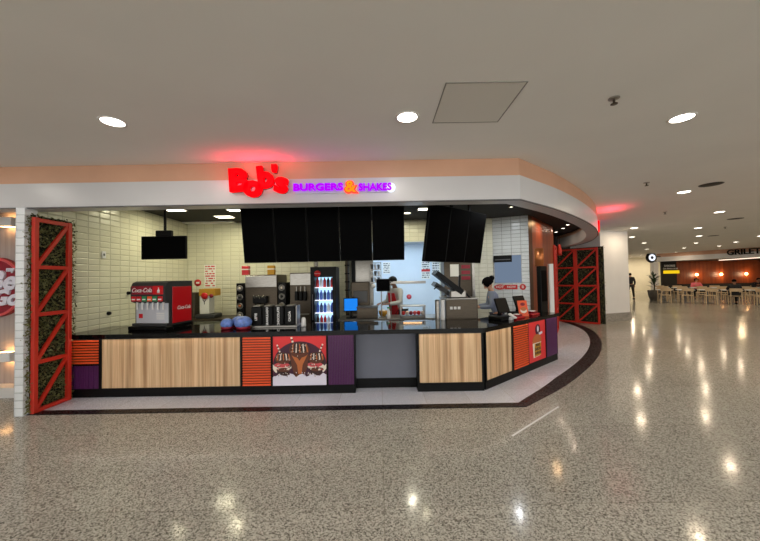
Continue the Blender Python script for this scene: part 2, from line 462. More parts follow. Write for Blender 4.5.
# ------------------------------------------------------------------ signs on the fascia
def neon_sign(label, label2, M4, pos, rz):
    t = thing('shop_sign', label, 'sign', pos, rz)
    for ch, x, z, s, rot, sx in (('B',.205,-.035,.39,3,1.15),('o',.395,-.11,.38,-6,1.1),('b',.555,.0,.37,6,1.1),("'",.672,.055,.24,0,1.2),('s',.765,-.07,.36,-8,1.2)):
        mb = text_mb(ch, s, .05, .019, mtx=T(x,-.06,z,ry=R(-rot)), sx=sx)
        mb.build('letter', M['neon_red'], t)
        mb = text_mb(ch, s, .05, .016, mtx=T(x,-.01,z,ry=R(-rot)), sx=sx)
        mb.build('letter_backing', M['maroon'], t)
    t2 = thing('slogan_sign', label2, 'sign', pos, rz)
    x = .89
    mb = MB()
    text_mb('BURGERS', .125, .03, .004, mb=mb, mtx=T(1.235,-.05,-.13), sx=1.25)
    mb.build('lettering', M['neon_purple'], t2)
    text_mb('SHAKES', .125, .03, .004, mtx=T(1.975,-.05,-.14), sx=.99).build('lettering', M['neon_purple'], t2)
    text_mb('&', .20, .03, .002, mtx=T(1.65,-.05,-.13), sx=1.1).build('ampersand', M['neon_orange'], t2)
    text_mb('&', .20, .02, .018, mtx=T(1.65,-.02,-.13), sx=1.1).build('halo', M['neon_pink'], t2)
    MB().cyl((2.18,-.002,-.14),(2.18,-.03,-.14),.06,n=28).build('round_tip', M['white_lit'], t2)
    MB().rbox(.92,2.16,-.014,-.002,-.20,-.07,.003).build('backing', M['fascia_white'], t2)
    return t
neon_sign('glowing red bubble-letter shop sign above the front of the counter', 'purple glowing slogan sign with an orange ampersand on the front fascia', M, (-2.02,4.15,3.02), 0)
neon_sign('second red shop sign, seen nearly edge-on at the far bend of the fascia', 'purple slogan sign seen edge-on at the far bend of the fascia', M, (5.80,8.46,3.02), R(64))

# ------------------------------------------------------------------ counter
def ribs(mb, x0, x1, z0, z1, n, horiz=True, d=.02, m=0):
    for i in range(n):
        if horiz:
            h = (z1-z0)/n; z = z0+i*h
            mb.box(x0, x1, -d, 0, z+h*.14, z+h*.72, m)
        else:
            w = (x1-x0)/n; x = x0+i*w
            mb.box(x+w*.15, x+w*.85, -d, 0, z0, z1, m)
    return mb
Z0, Z1 = .124, .873
def cabinet(label, loc, rz, w, kind, depth=.55, frame=.02):
    """one counter bay: black carcass and plinth behind a decorative front; local x along the front"""
    t = thing('counter_cabinet', label, 'counter', loc, rz)
    MB().box(0,w,.03,depth,Z0,Z1).build('carcass', M['black'], t)
    MB().box(0,w,-.005,depth,.007,Z0).build('plinth', M['black'], t)
    f = frame
    mb = MB().box(0,f,-.012,.03,Z0,Z1).box(w-f,w,-.012,.03,Z0,Z1).box(f,w-f,-.012,.03,Z0,Z0+.012).box(f,w-f,-.012,.03,Z1-.014,Z1)
    mb.build('frame', M['black'], t)
    a, b, c, d = f, w-f, Z0+.012, Z1-.014
    if kind == 'wood': MB().box(a,b,.0,.03,c,d).build('front_panel', M['wood'], t)
    elif kind == 'orange':
        MB().box(a,b,.02,.03,c,d).build('front_panel', M['orange_back'], t)
        ribs(MB(), a, b, c, d, 19).build('slats', M['orange'], t)
    elif kind == 'purple':
        MB().box(a,b,.02,.03,c,d).build('front_panel', M['plum'], t)
        ribs(MB(), a, b, c, d, 16, False, .012).build('slats', M['purple'], t)
    elif kind == 'stack':
        MB().box(a,b,.02,.03,c,d).build('front_panel', M['black'], t)
        ribs(MB(), a, b, .50, d, 9).build('orange_slats', M['orange'], t)
        ribs(MB(), a, b, c, .47, 12, False, .012).build('purple_slats', M['purple'], t)
    elif kind == 'shakes': shakes(t, a, b, c, d)
    elif kind == 'burger': burger(t, a, b, c, d)
    return t

def disc(mb, cx, cz, rx, rz, y, m, n=24, rot=0, a0=0, a1=2*PI, th=.002):
    pts = []
    full = abs(a1-a0-2*PI) < 1e-6
    for i in range(n + (0 if full else 1)):
        t = a0+(a1-a0)*i/n; x = rx*math.cos(t); z = rz*math.sin(t)
        pts.append((cx+x*math.cos(rot)-z*math.sin(rot), cz+x*math.sin(rot)+z*math.cos(rot)))
    poly(mb, pts, y, m, th)
def poly(mb, pts, y, m, th=.002):
    n = len(pts)
    mb.add([(x,y,z) for x,z in pts]+[(x,y-th,z) for x,z in pts], [tuple(range(n)), tuple(range(2*n-1,n-1,-1))]+[(i,(i+1)%n,(i+1)%n+n,i+n) for i in range(n)], m)

def shakes(t, a, b, c, d):
    W = b-a; H = d-c; cx = (a+b)/2
    pb_ = MB().box(a,b,.0,.03,c,d).build('poster_board', M['poster_red'], t)
    mt = [M['plum'],M['poster_white'],M['caramel'],M['brown_choc'],M['choc_dark'],M['cream'],M['pink'],M['poster_red']]
    mb = MB()
    # plum half-oval, white icing floor
    pts = [(cx+W*.5*math.cos(u), c+H*.42+H*.47*math.sin(u)) for u in [PI*i/24 for i in range(25)]] + [(a,c+H*.2),(b,c+H*.2)]
    pts = [(cx+W*.497*math.cos(PI*i/24), c+H*.42+H*.47*math.sin(PI*i/24)) for i in range(25)] + [(a+.003,c+H*.15),(b-.003,c+H*.15)]
    poly(mb, pts, -.001, 0)
    rnd = random.Random(3)
    icing = [(a+.002,c+.002)] + [(b-.002,c+.002)] + [(b-.002-(W-.004)*i/16, c+H*(.2+.035*math.sin(i*1.9)+.02*rnd.random())) for i in range(17)]
    poly(mb, icing, -.003, 1)
    def blobs(x, z, rx, rz, y, n, r, ms):
        for k in range(n):
            u = rnd.random()*2*PI; q = rnd.random()**.5
            disc(mb, x+rx*q*math.cos(u), z+rz*q*math.sin(u), r*rnd.uniform(.6,1.3), r*rnd.uniform(.4,.8), y, ms[k % len(ms)], 6, u)
    def straw(x0, z0, x1, z1, w, y):
        a = Vector((x0,z0)); d = Vector((x1,z1))-a; n = Vector((-d.y,d.x)).normalized()*w/2
        for k in range(8):
            p = a+d*k/8; q = a+d*(k+1)/8; poly(mb, [tuple(p-n),tuple(q-n),tuple(q+n),tuple(p+n)], y, 5 if k % 2 else 3)
    def cup(x, z, w, h, y, m, taper=.62):
        poly(mb, [(x-w,z+h),(x+w,z+h),(x+w*.9,z+h*.5),(x+w*taper,z+.02),(x+w*.3,z),(x-w*.3,z),(x-w*taper,z+.02),(x-w*.9,z+h*.5)], y, m)
    def swirl(x, z, rx, rz, y):
        disc(mb, x, z, rx, rz, y, 3); disc(mb, x, z+rz*.25, rx*.82, rz*.7, y-.002, 4)
        for k in range(5):
            u = -.8+.4*k
            poly(mb, [(x+u*rx*.8,z+rz*.75),(x+u*rx*.8+.014,z+rz*.8),(x+u*rx*.95+.02,z-rz*.3),(x+u*rx*.95,z-rz*.35)], y-.004, 5 if k % 2 else 2)
        blobs(x, z, rx*.95, rz*.9, y-.006, 30, .008, (5,4,3,5))
    for sg in (-1,1):
        x = cx+sg*.245
        straw(x+sg*.02, c+.42, x+(-.09 if sg < 0 else .10), c+.60, .022, -.004)
        cup(x, c+.15, .125, .25, -.005, 4)
        disc(mb, x, c+.27, .125, .05, -.007, 5); disc(mb, x-.02, c+.30, .115, .035, -.009, 6); disc(mb, x+.01, c+.23, .10, .03, -.009, 3)
        blobs(x, c+.27, .12, .06, -.011, 26, .013, (5,6,4,5,3))
        swirl(x, c+.40, .12, .085, -.012)
        disc(mb, x+sg*.13, c+.25, .022, .07, -.008, 5, rot=-sg*.5)
    straw(cx-.06, c+.50, cx-.12, c+.71, .028, -.012)
    cup(cx, c+.11, .135, .36, -.014, 3, .5)
    poly(mb, [(cx-.13,c+.47),(cx-.035,c+.30),(cx-.02,c+.17),(cx+.03,c+.17),(cx+.045,c+.30),(cx+.13,c+.47),(cx+.05,c+.43),(cx,c+.36),(cx-.05,c+.43)], -.017, 2)
    swirl(cx, c+.52, .15, .115, -.019)
    poly(mb, icing, -.0225, 1)
    blobs(cx, c+.16, .34, .035, -.026, 46, .010, (5,4,1,3))
    mb.build('poster_artwork', mt, pb_)

def burger(t, a, b, c, d):
    W = b-a; H = d-c; cx = (a+b)/2
    pb_ = MB().box(a,b,.0,.03,c,d).build('poster_board', M['poster_red'], t)
    mt = [M['plum'],M['cream'],M['caramel'],M['kraft'],M['choc_dark'],M['poster_white']]
    mb = MB(); x = cx-.02
    disc(mb, cx+.03, c+H*.78, .10, .10, -.001, 0)
    disc(mb, cx+.03, c+H*.80, .035, .055, -.004, 5)
    poly(mb, [(cx+.06,c+H*.70),(cx+.20,c+H*.72),(cx+.21,c+H*.66),(cx+.07,c+H*.63)], -.004, 5)
    poly(mb, [(x-.17,c+H*.50),(x+.17,c+H*.50),(x+.15,c+H*.12),(x-.14,c+H*.10)], -.002, 1)
    disc(mb, x, c+H*.52, .175, .11, -.005, 2, a0=0, a1=PI)
    poly(mb, [(x-.175,c+H*.46),(x+.175,c+H*.46),(x+.17,c+H*.53),(x-.17,c+H*.53)], -.005, 2)
    poly(mb, [(x-.11,c+H*.12),(x+.14,c+H*.13),(x+.16,c+H*.44),(x-.09,c+H*.44)], -.006, 3)
    text_mb('MAIS', .075, .002, .002, mb=mb, m=4, mtx=T(x+.03,-.009,c+H*.40))
    text_mb('SABOR', .075, .002, .002, mb=mb, m=4, mtx=T(x+.02,-.009,c+H*.30))
    text_mb('BURGER', .065, .002, .002, mb=mb, m=4, mtx=T(x+.03,-.009,c+H*.20))
    mb.build('poster_artwork', mt, pb_)

CF = 4.75
def bay(label, x0, x1, kind, **k): return cabinet(label, (x0, CF, 0), 0, x1-x0, kind, **k)
bay('narrow counter bay with orange slats above purple ones beside the red gate', -4.66, -4.17, 'stack')
bay('long pale wood-fronted counter bay under the soda dispenser', -4.17, -2.075, 'wood')
bay('orange horizontal-slat counter bay between long wood front and dessert poster', -2.075, -1.622, 'orange')
bay('counter bay with the red poster of three chocolate ice cream desserts', -1.622, -.806, 'shakes', frame=.012)
bay('square purple ribbed counter bay beside the grey recess', -.806, -.393, 'purple', frame=.016)
bay('pale wood-fronted counter bay between the grey recess and the corner', .53, 1.515, 'wood', frame=.03)
t = thing('recessed_counter', 'grey recessed knee-space panel between purple and wood bays', 'counter', (-.393,4.94,0))
MB().box(0,.923,.0,.35,.16,.873).build('back_panel', M['grey_panel'], t)
MB().box(0,.923,.01,.35,.007,.16).build('plinth', M['black'], t)
A = Vector((1.525,4.765)); B = Vector((3.53,6.42)); da = (B-A).normalized(); aa = math.atan2(da.y,da.x)
def abay(label, s0, s1, kind, **k):
    p = A+da*s0; return cabinet(label, (p.x,p.y,0), aa, s1-s0, kind, **k)
abay('pale wood-fronted bay, first on the angled side of the counter', .02, .84, 'wood', frame=.035, depth=.12)
abay('orange horizontal-slat bay on the angled side of the counter', .84, 1.38, 'orange')
abay('bay with the red burger poster on the angled side of the counter', 1.38, 2.09, 'burger', frame=.012)
abay('purple ribbed bay at the far end of the angled counter', 2.09, (B-A).length, 'purple')
# slab
nn = Vector((-da.y,da.x))
p0 = A-nn*.05; p1 = B-nn*.05+da*.03
q1 = B+nn*.62+da*.03
s = (5.62-(A+nn*.62).y)/da.y; q0 = A+nn*.62+da*s
cx_ = p0 - da*((p0.y-4.70)/da.y)
slab = [(-4.71,4.70),(cx_.x,4.70),(p1.x,p1.y),(q1.x,q1.y),(q0.x,5.62),(-4.71,5.62)]
slab_o = tag(MB().prism(slab,.874,.938).build('countertop', M['black_gloss']), 'long glossy black countertop running round the whole service counter', 'countertop')

TOP = .938
# ------------------------------------------------------------------ soda dispenser
t = thing('soda_dispenser', 'red and grey soda dispenser with six nozzles on the black counter', 'drink dispenser', (-3.65,5.36,TOP), R(-8))
W2 = .31
# side profile (y forward negative), extruded across x
prof = [(-.28,.06),(-.28,.10),(-.22,.10),(-.22,.42),(-.30,.45),(-.31,.55),(-.31,.68),(-.27,.75),(-.20,.775),(.28,.775),(.28,.06)]
def xprism(mb, prof, x0, x1, m=0):
    n = len(prof); mb.add([(x0,y,z) for y,z in prof]+[(x1,y,z) for y,z in prof], [tuple(range(n)), tuple(range(2*n-1,n-1,-1))]+[(i,(i+1)%n,(i+1)%n+n,i+n) for i in range(n)], m)
    return mb
xprism(MB(), prof, -W2, W2).build('housing', M['dark_grey'], t)
MB().rbox(W2,W2+.008,-.17,.25,.09,.68,.003).build('side_panel', M['red'], t)
mb = MB(); text_mb('Coca-Cola', .085, .003, .0005, shear=.35, sx=.8, mtx=Matrix.Translation((W2+.011,.07,.33))@Matrix.Rotation(R(90),4,'Z'), mb=mb); mb.build('side_lettering', M['white'], t)
MB().rbox(-W2+.03,W2-.03,-.318,-.309,.565,.70,.003).build('marquee', M['maroon'], t)
MB().rbox(.10,W2-.03,-.322,-.317,.565,.70,.001).build('marquee_end', M['red'], t)
mb = MB(); text_mb('Coca-Cola', .098, .004, .0005, shear=.35, sx=.85, mtx=T(-.10,-.323,.63), mb=mb); mb.build('lettering', M['white'], t)
mb = MB(); mb.lathe([(.0,0),(.02,0),(.02,.045),(.008,.06),(.008,.09),(0,.09)], (.205,-.324,.585), 12).build('bottle_mark', M['white'], t)
for i, c in enumerate(('red','red','green','orange','green','red')):
    x = -.245+.094*i
    fb = MB().rbox(x-.04,x+.04,-.322,-.305,.455,.535,.004).build('flavour_button', M[c], t)
    MB().box(x-.028,x+.028,-.3245,-.3215,.478,.496).build('button_mark', M['white'], fb)
    mb = MB().cyl((x,-.25,.44),(x,-.25,.40),.018,.014,12).box(x-.01,x+.01,-.262,-.252,.32,.41)
    mb.build('nozzle', M['white'], t)
MB().box(-W2+.02,W2-.02,-.226,-.219,.10,.42).build('splash_plate', mat('bright_plate',(205,210,220),.35,.25), t)
MB().box(-.24,-.17,-.229,-.2255,.18,.25).build('red_sticker', M['red'], t)
mb = MB()
for k in range(4): mb.box(.08,.22,-.229,-.2255,.16+k*.03,.175+k*.03)
mb.build('notice_sticker', M['white'], t)
MB().rbox(-W2-.03,W2+.03,-.33,-.18,.0,.055,.008).build('drip_tray', M['black'], t)
MB().rbox(-W2,W2,-.17,.27,.012,.06,.004).build('base', M['black'], t)
mb = MB()
for i in range(2):
    for y in (-.12,.22): mb.cyl((-.27+.54*i,y,0),(-.27+.54*i,y,.015),.02,n=10)
mb.build('foot', M['grey'], t)

# blue film bags
for i, (x, y, r, sx, lab) in enumerate(((-2.42,5.02,.085,1.0,'blue wrapped cup bundle nearest the soda dispenser'),(-2.32,5.22,.09,1.1,'blue wrapped cup bundle lying behind the other two'),(-2.16,5.01,.10,1.15,'largest blue wrapped cup bundle next to the black cup dispenser'))):
    t = thing('wrapped_bundle', lab, 'bundle', (x,y,TOP), R(20*i), 'blue wrapped bundles on the counter')
    mb = MB(); mb.ball((0,0,r*1.02), (r*sx*1.15, r*1.1, r*.98), 18, 12)
    for q in range(0, len(mb.v)):
        v = Vector(mb.v[q]); k = 1+.06*math.sin(v.x*90+i)*math.cos(v.z*70+v.y*60); mb.v[q] = (v.x*k, v.y*k, max(.012,v.z*(.98+.02*k)))
    mb.build('film', M['blue_bag'], t)
    mb = MB(); mb.lathe([(0,.0),(r*.95,.0),(r*1.08,.02),(r*1.02,.04),(0,.04)], n=18); mb.build('red_rim', M['maroon'], t)

# cup dispenser: four black tubes on a steel tray
t = thing('cup_dispenser', 'black four-bin dispenser with white lettering on a steel tray', 'dispenser', (-1.74,5.26,TOP))
MB().rbox(-.40,.40,-.16,.13,.0,.03,.006).build('tray', M['steel'], t)
for i in range(4):
    x = -.27+.18*i
    bn_ = MB().rbox(x-.085,x+.085,-.12,.10,.03,.33,.012).build('bin', M['black'], t)
    text_mb(('LEITE','GRANULADO','CHOCOLATE','CALDA')[i], .05, .002, .002, mtx=T(x+.0,-.122,.17,ry=R(-90))).build('lettering', M['white'], bn_)
    MB().rbox(x-.055,x+.055,-.11,.09,.33,.35,.008).build('lid', M['steel'], bn_)
MB().rbox(.37,.385,-.12,.10,.03,.34,.003).build('side_rail', M['steel'], t)
tag(MB().lathe([(0,0),(.035,0),(.04,.02),(.032,.13),(.02,.15),(0,.15)], (0,0,0), 16).build('squeeze_bottle', M['white'], None, (-1.245,5.14,TOP)), 'short white bottle at the end of the black four-bin dispenser', 'bottle')

# ------------------------------------------------------------------ tall drinks fridge
t = thing('drinks_fridge', 'tall black drinks fridge with lit blue shelves of bottles', 'fridge', (-1.11,6.20,.006))
mb = MB().box(-.25,-.18,0,.5,.1,1.93).box(.18,.25,0,.5,.1,1.93).box(-.18,.18,0,.5,1.73,1.93).box(-.18,.18,0,.5,.1,.76).box(-.18,.18,.46,.5,.76,1.73)
mb.build('cabinet', M['black'], t)
MB().box(-.24,.24,.04,.48,.0,.1).build('plinth', M['dark_grey'], t)
MB().box(-.178,.178,.445,.458,.76,1.73).build('backlight', M['fridge_lit'], t)
bg_ = MB().lathe([(0,0),(.062,0),(.062,.006),(0,.006)], mtx=T(-.11,0,1.80,rx=R(90)), n=24).build('round_badge', M['red'], t)
text_mb('Coca-Cola', .026, .003, .0, shear=.3, mtx=T(-.11,-.009,1.80)).build('lettering', M['white'], bg_)

MB().box(-.215,-.205,-.03,-.005,.9,1.4).build('handle', M['grey'], t)
for z in (.78,1.03,1.28,1.53): MB().box(-.178,.178,.06,.44,z-.012,z).build('shelf', M['white_lit'], t)
cols = {'r':mat('cola_red',(190,20,30),.3), 'b':mat('drink_blue',(50,90,190),.3), 'k':mat('cola_dark',(50,20,16),.3), 'w':mat('drink_white',(220,226,236),.3), 'n':mat('drink_navy',(30,50,110),.3)}
bottle0 = {}
for z, s, h, lab in ((1.03,'bnbwb',.19,'second-lowest'),(1.28,'nbnbn',.19,'third-lowest'),(1.53,'rwrkr',.19,'top'),(.78,'krrwb',.22,'lowest')):
    for k, c in enumerate(s):
        x = -1.11-.142+.071*k
        if c not in bottle0:
            o = MB().lathe([(0,0),(.030,0),(.032,.02),(.032,.13),(.014,.165),(.014,.19),(0,.19)], n=10).build('drink_bottle', cols[c]); bottle0[c] = o
        else: o = bottle0[c].copy(); COL.objects.link(o)
        o.location = (x, 6.20+.16, .006+z+.001); tag(o, 'small drink bottle standing on the %s lit shelf of the black fridge' % lab, 'bottle', 'bottles on the %s fridge shelf' % lab)

# ------------------------------------------------------------------ back line of machines
def soft_serve(label, x, w, y, h, kind):
    t = thing('soft_serve_machine', label, 'ice cream machine', (x,y,.006))
    MB().rbox(-w/2,w/2,0,.7,.12,h,.01).build('body', M['steel_dark'], t)
    MB().rbox(-w/2+.01,w/2-.01,-.02,0,h-.27,h-.02,.005).build('hood', M['steel'], t)
    if kind == 0:
        MB().rbox(-.16,.16,-.10,-.02,h-.62,h-.46,.02).build('dispense_head', M['black'], t)
        for x_ in (-.10,0,.10): MB().cyl((x_,-.07,h-.62),(x_,-.07,h-.68),.02,.012,10).build('nozzle', M['black'], t)
        for x_ in (-.10,0,.10): MB().bar((x_,-.10,h-.50),(x_,-.17,h-.44),.02,.012,(1,0,0)).build('lever', M['steel'], t)
        MB().rbox(-.2,.2,-.16,-.02,h-.98,h-.96,.003).build('drip_tray', M['steel'], t)
    else:
        for x_ in (-.09,.0,.09):
            MB().rbox(x_-.035,x_+.035,-.10,-.02,h-.60,h-.40,.01).build('dispense_head', M['black'], t)
            MB().cyl((x_,-.06,h-.40),(x_,-.06,h-.30),.012,n=8).build('lever', M['steel'], t)
        MB().rbox(-.17,.17,-.14,-.02,h-.9,h-.88,.003).build('drip_tray', M['steel'], t)
    mb = MB()
    for a in (-w/2+.06,w/2-.06):
        for b in (.06,.64): mb.cyl((a,b,0),(a,b,.12),.025,n=10)
    mb.build('foot', M['black'], t)
soft_serve('wide steel soft-serve machine with one black dispensing head', -2.58, .70, 6.9, 1.81, 0)
soft_serve('narrower steel soft-serve machine beside the drinks fridge', -1.71, .50, 6.9, 1.84, 1)
def dial_strip(label, x, z0):
    t = thing('topping_dispenser', label, 'dispenser', (x,6.86,.0))
    MB().rbox(-.085,.085,0,.5,.006,z0+.44,.006).build('case', M['black'], t)
    for k in range(4):
        z = z0+.33-.19*k
        rg_ = MB().lathe([(0,0),(.062,0),(.066,.02),(.05,.035),(.045,.01),(0,.01)], mtx=T(0,0,z,rx=R(90)), n=20).build('ring', M['steel'], t)
        MB().ball((0,-.03,z),(.028,.02,.028),10,6).build('knob', M[('cream','dark_grey','caramel','cream')[k]], rg_)
dial_strip('black four-knob unit at the outer side of the wide steel machine', -3.02, 1.20)
dial_strip('black four-knob unit between the two steel soft-serve machines', -2.12, 1.20)
for x, c, lab in ((-2.95,'red','red carton standing on top of the wide steel machine'),(-2.39,'kraft','mustard carton standing on top of the wide steel machine')):
    t = thing('carton', lab, 'carton', (x,7.0,1.816))
    MB().rbox(-.075,.075,-.05,.05,0,.20,.004).build('box', M[c], t)
    MB().box(-.078,.078,-.053,.053,.11,.135).build('band', M['cream'], t)

# back-left: low steel bench, boxed dispenser with mustard top, dark machine
t = thing('prep_bench', 'low steel bench under the mustard-topped box at the back wall', 'bench', (-4.1,7.35,.006))
MB().rbox(-.50,.78,-.30,.40,.80,.86,.01).build('bench_top', M['steel_dark'], t)
for x in (-.45,.72):
    for y in (-.25,.35): MB().box(x-.02,x+.02,y-.02,y+.02,0,.80).build('leg', M['steel_dark'], t)
t = thing('straw_dispenser', 'white box with mustard top and round red badge on the back bench', 'dispenser', (-3.98,7.25,.866))
MB().rbox(-.07,.14,-.12,.12,.10,.50,.006).build('box', M['paper'], t)
MB().rbox(-.08,.28,-.13,.13,.50,.66,.006).build('top', M['kraft'], t)
MB().lathe([(0,0),(.075,0),(.075,.008),(0,.008)], mtx=T(.05,-.13,.50,rx=R(90)), n=22).build('badge', M['red'], t)
MB().lathe([(0,0),(.045,0),(.045,.008),(0,.008)], mtx=T(.20,-.13,.50,rx=R(90)), n=22).build('small_badge', M['maroon'], t)
text_mb('Y', .16, .004, .001, mtx=T(.04,-.123,.36)).build('mark', M['grey'], t)
MB().rbox(-.13,.30,-.20,.16,.0,.10,.02).build('base', M['dark_grey'], t)
tag(MB().rbox(0,.28,0,.35,.0,.58,.01).build('small_oven', M['steel_dark'], None, (-4.42,7.1,.866)), 'dark steel box machine behind the soda dispenser on the back bench', 'appliance')

t = thing('ceiling_pipe', 'grey pipe dropping from the dark ceiling behind the drinks fridge', 'pipe', (-1.50,7.45,1.0))
MB().cyl((0,0,0),(0,0,2.12),.04,n=14).build('pipe', M['steel_dark'], t)
MB().cyl((0,0,1.0),(0,0,1.10),.055,n=14).build('collar', M['steel'], t)
# wall notices (flat paper with print)
def notice(label, name, loc, rz, w, h, lines, paper='paper', ink='red_ink', title=None, seed=1):
    """one printed sheet: a fine grid whose inked cells make the lines of print"""
    t = thing(name, label, 'notice', loc, rz)
    rn = random.Random(seed); nx = 14; nz = lines*2+1
    mb = MB(); v = [(-w/2+w*i/nx,-.004,-h/2+h*j/nz) for j in range(nz+1) for i in range(nx+1)]; mb.add(v, [])
    for j in range(nz):
        for i in range(nx):
            a = j*(nx+1)+i; mb.f.append((a,a+1,a+nx+2,a+nx+1)); mb.sm.append(False)
            mb.m.append(1 if (j % 2 and 0 < i < nx-1 and rn.random() < .66) else 0)
    mb.build('printed_sheet', [M[paper], M[ink]], t)
    MB().box(-w/2,w/2,-.0035,0,-h/2,h/2).build('backing', M[paper], t); return t
notice('tall white notice with red print on the cream tiles at the back', 'wall_notice', (-4.17,7.80,1.82), 0, .27, .56, 9, seed=4)
t = thing('wall_sticker', 'round red sticker on the cream tiles beside the tall red-print notice', 'sticker', (-4.47,7.80,1.66))
MB().lathe([(0,0),(.085,0),(.085,.006),(0,.006)], mtx=T(0,0,0,rx=R(90)), n=24).build('disc', M['red'], t)
MB().box(-.04,.04,-.011,-.008,-.02,.02).build('mark', M['white'], t)
for x, lab in ((.56,'round pink sticker on the back kitchen wall, nearest the cook'),(.86,'round pink sticker on the back kitchen wall above the food warmer')):
    t = thing('wall_sticker', lab, 'sticker', (x,9.6,1.12))
    dk = MB().lathe([(0,0),(.075,0),(.075,.006),(0,.006)], mtx=T(0,0,0,rx=R(90)), n=24).build('disc', M['red'], t)
    MB().lathe([(0,0),(.04,0),(.04,.006),(0,.006)], mtx=T(0,-.006,0,rx=R(90)), n=18).build('mark', M['pink'], dk)
notice('white sheet with dark print on the back kitchen wall above the cook', 'wall_notice', (.20,9.6,2.0), 0, .22, .34, 6, ink='grey', seed=9)
t = notice('tall notice with red band and dark arrow on the back kitchen wall', 'wall_notice', (1.38,9.6,1.92), 0, .26, .54, 8, ink='grey', seed=12)
MB().box(-.13,.13,-.010,-.006,-.05,.02).build('red_band', M['red_ink'], t)
notice('pale sheet beside the banded notice on the back kitchen wall', 'wall_notice', (1.68,9.6,1.97), 0, .22, .40, 5, ink='grey', seed=14)

# upright dull steel cabinet at the right of the pass, with papers
t = thing('upright_cabinet', 'tall brown-grey steel cabinet behind the pressed fryer lids', 'cabinet', (1.48,7.35,.006))
MB().rbox(0,.70,0,.42,.05,2.55,.008).build('body', M['steel_dark'], t)
MB().box(.02,.68,.02,.40,0,.05).build('plinth', M['black'], t)
MB().rbox(.14,.34,-.006,0,1.70,1.98,.002).build('paper', M['paper'], t)
mb = MB()
for k in range(3): mb.box(.40,.60,-.012,0,1.62+k*.13,1.70+k*.13)
mb.build('label_strip', M['maroon'], t)
MB().tube([(.33,-.01,1.6),(.38,-.02,1.35),(.46,-.02,1.15),(.48,-.015,.9)], .012).build('cable', M['black'], t)
MB().box(.64,.70,-.03,.0,.05,2.55).build('door_edge', M['steel'], t)

# centre steel worktop with what stands on it
t = thing('steel_worktable', 'long steel worktable inside the kitchen behind the counter', 'table', (.12,6.75,.006))
MB().rbox(-.98,1.08,-.35,.35,.835,.875,.006).build('table_top', M['steel'], t)
MB().box(-.93,1.03,-.30,.30,.25,.28).build('undershelf', M['steel'], t)
for x in (-.93,1.03):
    for y in (-.3,.3): MB().box(x-.02,x+.02,y-.02,y+.02,0,.835).build('leg', M['steel'], t)
WT = .881
t = thing('order_monitor', 'small bright blue screen on the kitchen worktable by the fridge', 'monitor', (-.60,6.55,WT), R(6))
MB().rbox(-.16,.14,-.015,.02,.14,.42,.006,mtx=T(rx=R(-4))).build('case', M['black'], t)
MB().box(-.145,.125,-.018,-.014,.16,.405,mtx=T(rx=R(-4))).build('display', M['blue_screen'], t)
MB().rbox(-.11,.09,-.05,.10,0,.02,.004).build('stand_base', M['black'], t)
MB().box(-.03,.01,.01,.04,.01,.2).build('stand', M['black'], t)
t = thing('cash_box', 'grey steel box on the worktable beside the blue screen', 'box', (-.27,6.62,WT))
MB().rbox(-.21,.21,-.20,.15,0,.22,.008).build('body', M['steel_dark'], t)
MB().rbox(-.22,.22,-.21,.16,.22,.245,.006).build('lid', M['grey'], t)
t = thing('coffee_machine', 'brown-grey steel machine behind the blue screen', 'appliance', (-.43,6.98,WT))
MB().rbox(-.20,.20,-.10,.12,.0,.74,.015).build('body', M['steel_dark'], t)
MB().rbox(-.15,.15,-.14,-.10,.30,.55,.01).build('front', M['grey'], t)
MB().rbox(-.16,.16,-.16,-.10,.02,.05,.004).build('tray', M['steel'], t)
t = thing('storage_cabinet', 'grey tall cabinet above the steel machine in the pass', 'cabinet', (-.36,7.55,.006))
MB().rbox(-.22,.20,-.1,.15,0,2.3,.01).build('body', M['steel'], t)
MB().box(-.31,-.23,-.09,.10,1.2,2.3).build('side_gap', M['black'], t)
t = thing('cup_rack', 'steel wire rack of cups and lids above the worktable', 'rack', (-.10,6.9,WT))
for z in (.72,.86,1.0,1.14): MB().box(-.12,.12,-.10,.10,z,z+.012).build('shelf', M['steel'], t)
for x in (-.12,.12):
    for y in (-.10,.10): MB().cyl((x,y,0),(x,y,1.16),.008,n=6).build('upright', M['steel'], t)
cup0 = None; k = 0
for z in (.732,.872,1.012):
    for x in (-.07,0,.07):
        o = MB().lathe([(0,0),(.022,0),(.03,.09),(.03,.1),(0,.1)], n=10).build('paper_cup', M['white' if k % 2 else 'grey']) if k < 2 else pair[k % 2].copy()
        if k >= 2: COL.objects.link(o)
        else:
            pair = [o] if k == 0 else [pair[0], o]
        o.location = (-.10+x,6.9,WT+z+.001)
        tag(o, 'stacked paper cup on a shelf of the steel wire rack', 'cup', 'cups on the wire rack'); k += 1
t = thing('kitchen_monitor', 'small black square monitor on an arm over the worktable', 'monitor', (.06,6.55,WT))
MB().rbox(-.14,.14,-.02,.02,.545,.80,.01).build('case', M['black'], t)
MB().box(-.125,.125,-.024,-.019,.56,.785).build('display', M['screen'], t)
MB().cyl((-.04,.03,0),(-.04,.03,.67),.012,n=8).build('arm', M['steel'], t)
MB().rbox(-.09,.01,-.02,.08,0,.015,.003).build('clamp', M['steel'], t)
MB().ball((-.20,-.03,.66),(.045,.04,.045),10,8).build('lamp_head', M['white'], t)
t = thing('spray_bottle', 'white and blue spray bottle on the worktable below the cook', 'bottle', (.16,6.45,WT))
MB().lathe([(0,0),(.035,0),(.037,.02),(.033,.14),(.014,.18),(.014,.2),(0,.2)], n=14).build('bottle', M['white'], t)
MB().bar((-.03,0,.215),(.03,0,.215),.025,.03,(0,0,1)).build('trigger_head', M['green'], t)
